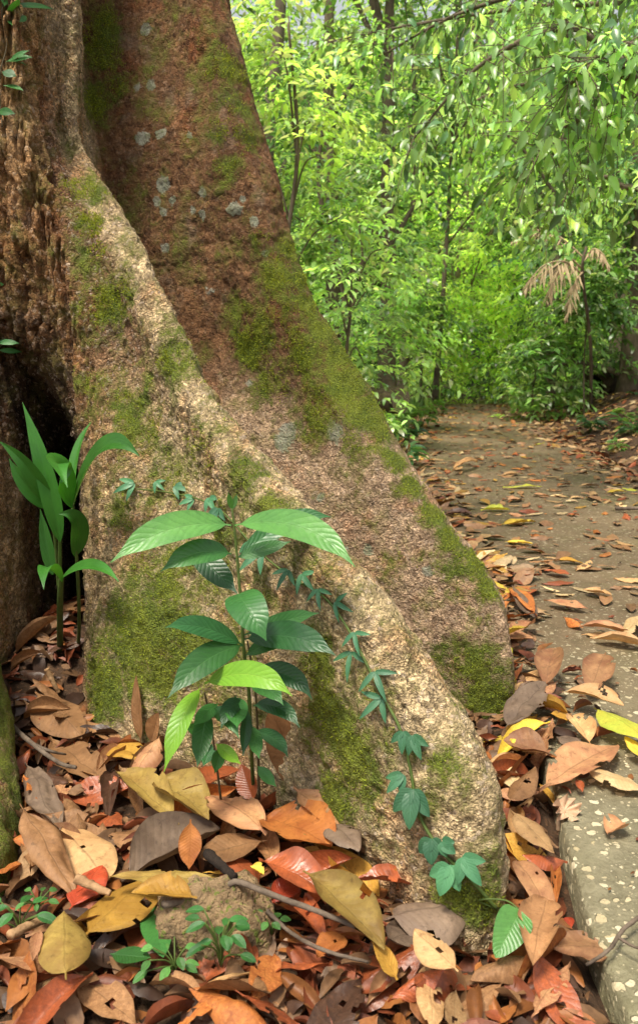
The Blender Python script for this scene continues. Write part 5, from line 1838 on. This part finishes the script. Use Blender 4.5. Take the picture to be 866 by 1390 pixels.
# ------------------------------------------------------------------ herbs along the verges
r = random.Random(9)


def verge_plant(label, px, py, h, n, L, palk, group, aspect=.36):
    z = 0.06
    for _ in range(3):
        p = on_z(px, py, z)
        z = top_z(p[0], p[1])
    root = thing('verge_plant', label, 'plant', tuple(p), group)
    LV, TW = Leaves(), []
    for k in range(n):
        a = 6.283 * k / n + r.uniform(-.3, .3)
        e = p + np.array([math.cos(a) * h * .5 * r.random(), math.sin(a) * h * .4 * r.random(), h * r.uniform(.35, 1)])
        TW.append(tube(np.array([p, (p + e) / 2 + np.array([0, 0, .02]), e]), [.004, .003, .002], 4))
        tc = np.array(r.choice(PAL[palk]))
        for j in range(4):
            b_ = a + r.uniform(-1.3, 1.3)
            LL = L * r.uniform(.7, 1.2)
            LV.add(e - np.array([0, 0, j * .02]), np.array([math.cos(b_), math.sin(b_), r.uniform(-.3, .5)]), np.array([0, -.1, 1]) + rnd_unit(r) * .3, LL, LL * aspect, tc * r.uniform(.8, 1.3))
    V, F = merge(TW)
    part('stems', V, F, M_STEM, root)
    me = LV.mesh('leaves', True)
    co = np.zeros(len(me.vertices) * 3, np.float32)
    me.vertices.foreach_get('co', co)
    me.vertices.foreach_set('co', (co.reshape(-1, 3) - p.astype(np.float32)).ravel())
    me.update()
    link('leaves', me, M_FOLG, root)


for lab, px, py, h, n, L, pk in [
    ('leafy herb at the left path edge nearest the mossy root', 548, 640, .22, 7, .17, 'blue'), ('bushy herb on the left path edge in front of the sawn log', 552, 606, .25, 11, .16, 'blue'),
    ('pale herb on the left path edge beyond the bushy one', 572, 580, .25, 9, .16, 'light'), ('small herb behind the left herbs at the path edge', 590, 562, .25, 8, .16, 'light'),
    ('wide herb under the sawn log', 520, 585, .3, 10, .16, 'blue'),
    ('green herb in the leaf litter of the right bank', 800, 588, .22, 10, .14, 'blue'), ('taller herb at the right frame edge on the bank', 858, 598, .38, 12, .17, 'blue'),
    ('herb under the hollow log', 832, 572, .18, 12, .16, 'mid'), ('low herb beside the far end of the right bank', 770, 562, .25, 9, .15, 'light'), ('herb at the right frame edge under the log', 868, 570, .4, 12, .17, 'blue'),
    ('small sprig on the right path verge', 836, 612, .14, 5, .10, 'light'),
]:
    verge_plant(lab, px, py, h, n, L, pk, None)
# grass at the path end
LV = Leaves()
for k in range(900):
    y = r.uniform(13.2, 15.8)
    x = float(right_x(y)) + r.uniform(-.25, 1.4)
    LV.add(np.array([x, y, top_z(x, y)]), np.array([r.uniform(-.5, .5), r.uniform(-.5, .3), 1.0]), np.array([0, -1.0, .3]) + rnd_unit(r) * .5, r.uniform(.12, .32), .018, np.array(r.choice(PAL['light'])) * r.uniform(.8, 1.4))
for k in range(500):
    y = r.uniform(9, 15.5)
    x = float(left_x(y)) - abs(r.gauss(0, .35))
    LV.add(np.array([x, y, top_z(x, y)]), np.array([r.uniform(-.5, .5), r.uniform(-.5, .3), 1.0]), np.array([0, -1.0, .3]) + rnd_unit(r) * .5, r.uniform(.1, .28), .018, np.array(r.choice(PAL['light'])) * r.uniform(.8, 1.4))
tag(link('grass', LV.mesh('grass', False), M_FOL), 'fresh green grass fringing the far path edges', 'grass', kind='stuff')

# ------------------------------------------------------------------ light
SUN_DIR = Vector((-.22, -.30, .92)).normalized()        # towards the sun
world = bpy.data.worlds.new('World')
scene.world = world
world.use_nodes = True
wt = world.node_tree
wt.nodes.clear()
wo = wt.nodes.new('ShaderNodeOutputWorld')
bg = wt.nodes.new('ShaderNodeBackground')
sky = wt.nodes.new('ShaderNodeTexSky')
sky.sky_type = 'NISHITA'
sky.sun_disc = False
sky.sun_elevation = math.asin(SUN_DIR.z)
sky.sun_rotation = math.atan2(SUN_DIR.x, SUN_DIR.y)
sky.dust_density = 3.0
sky.air_density = 1.0
hs = wt.nodes.new('ShaderNodeHueSaturation')
hs.inputs['Saturation'].default_value = .18
hs.inputs['Value'].default_value = 1.3
wt.links.new(sky.outputs[0], hs.inputs['Color'])
wt.links.new(hs.outputs[0], bg.inputs[0])
bg.inputs[1].default_value = .15
wt.links.new(bg.outputs[0], wo.inputs[0])
sd = bpy.data.lights.new('sun', 'SUN')
sd.energy = 5.0
sd.angle = R(14)
sd.color = (1.0, .92, .76)
so = bpy.data.objects.new('sun', sd)
COL.objects.link(so)
so.rotation_euler = SUN_DIR.to_track_quat('Z', 'Y').to_euler()

# ------------------------------------------------------------------ render settings
scene.render.engine = 'CYCLES'
scene.view_settings.view_transform = 'Standard'
scene.view_settings.look = 'None'
scene.view_settings.exposure = 0
scene.cycles.use_denoising = True
scene.cycles.max_bounces = 4
scene.cycles.diffuse_bounces = 2
scene.cycles.glossy_bounces = 2
scene.cycles.transmission_bounces = 2
scene.cycles.transparent_max_bounces = 4
scene.cycles.sample_clamp_indirect = 6
scene.cycles.use_adaptive_sampling = True
scene.cycles.adaptive_threshold = .04
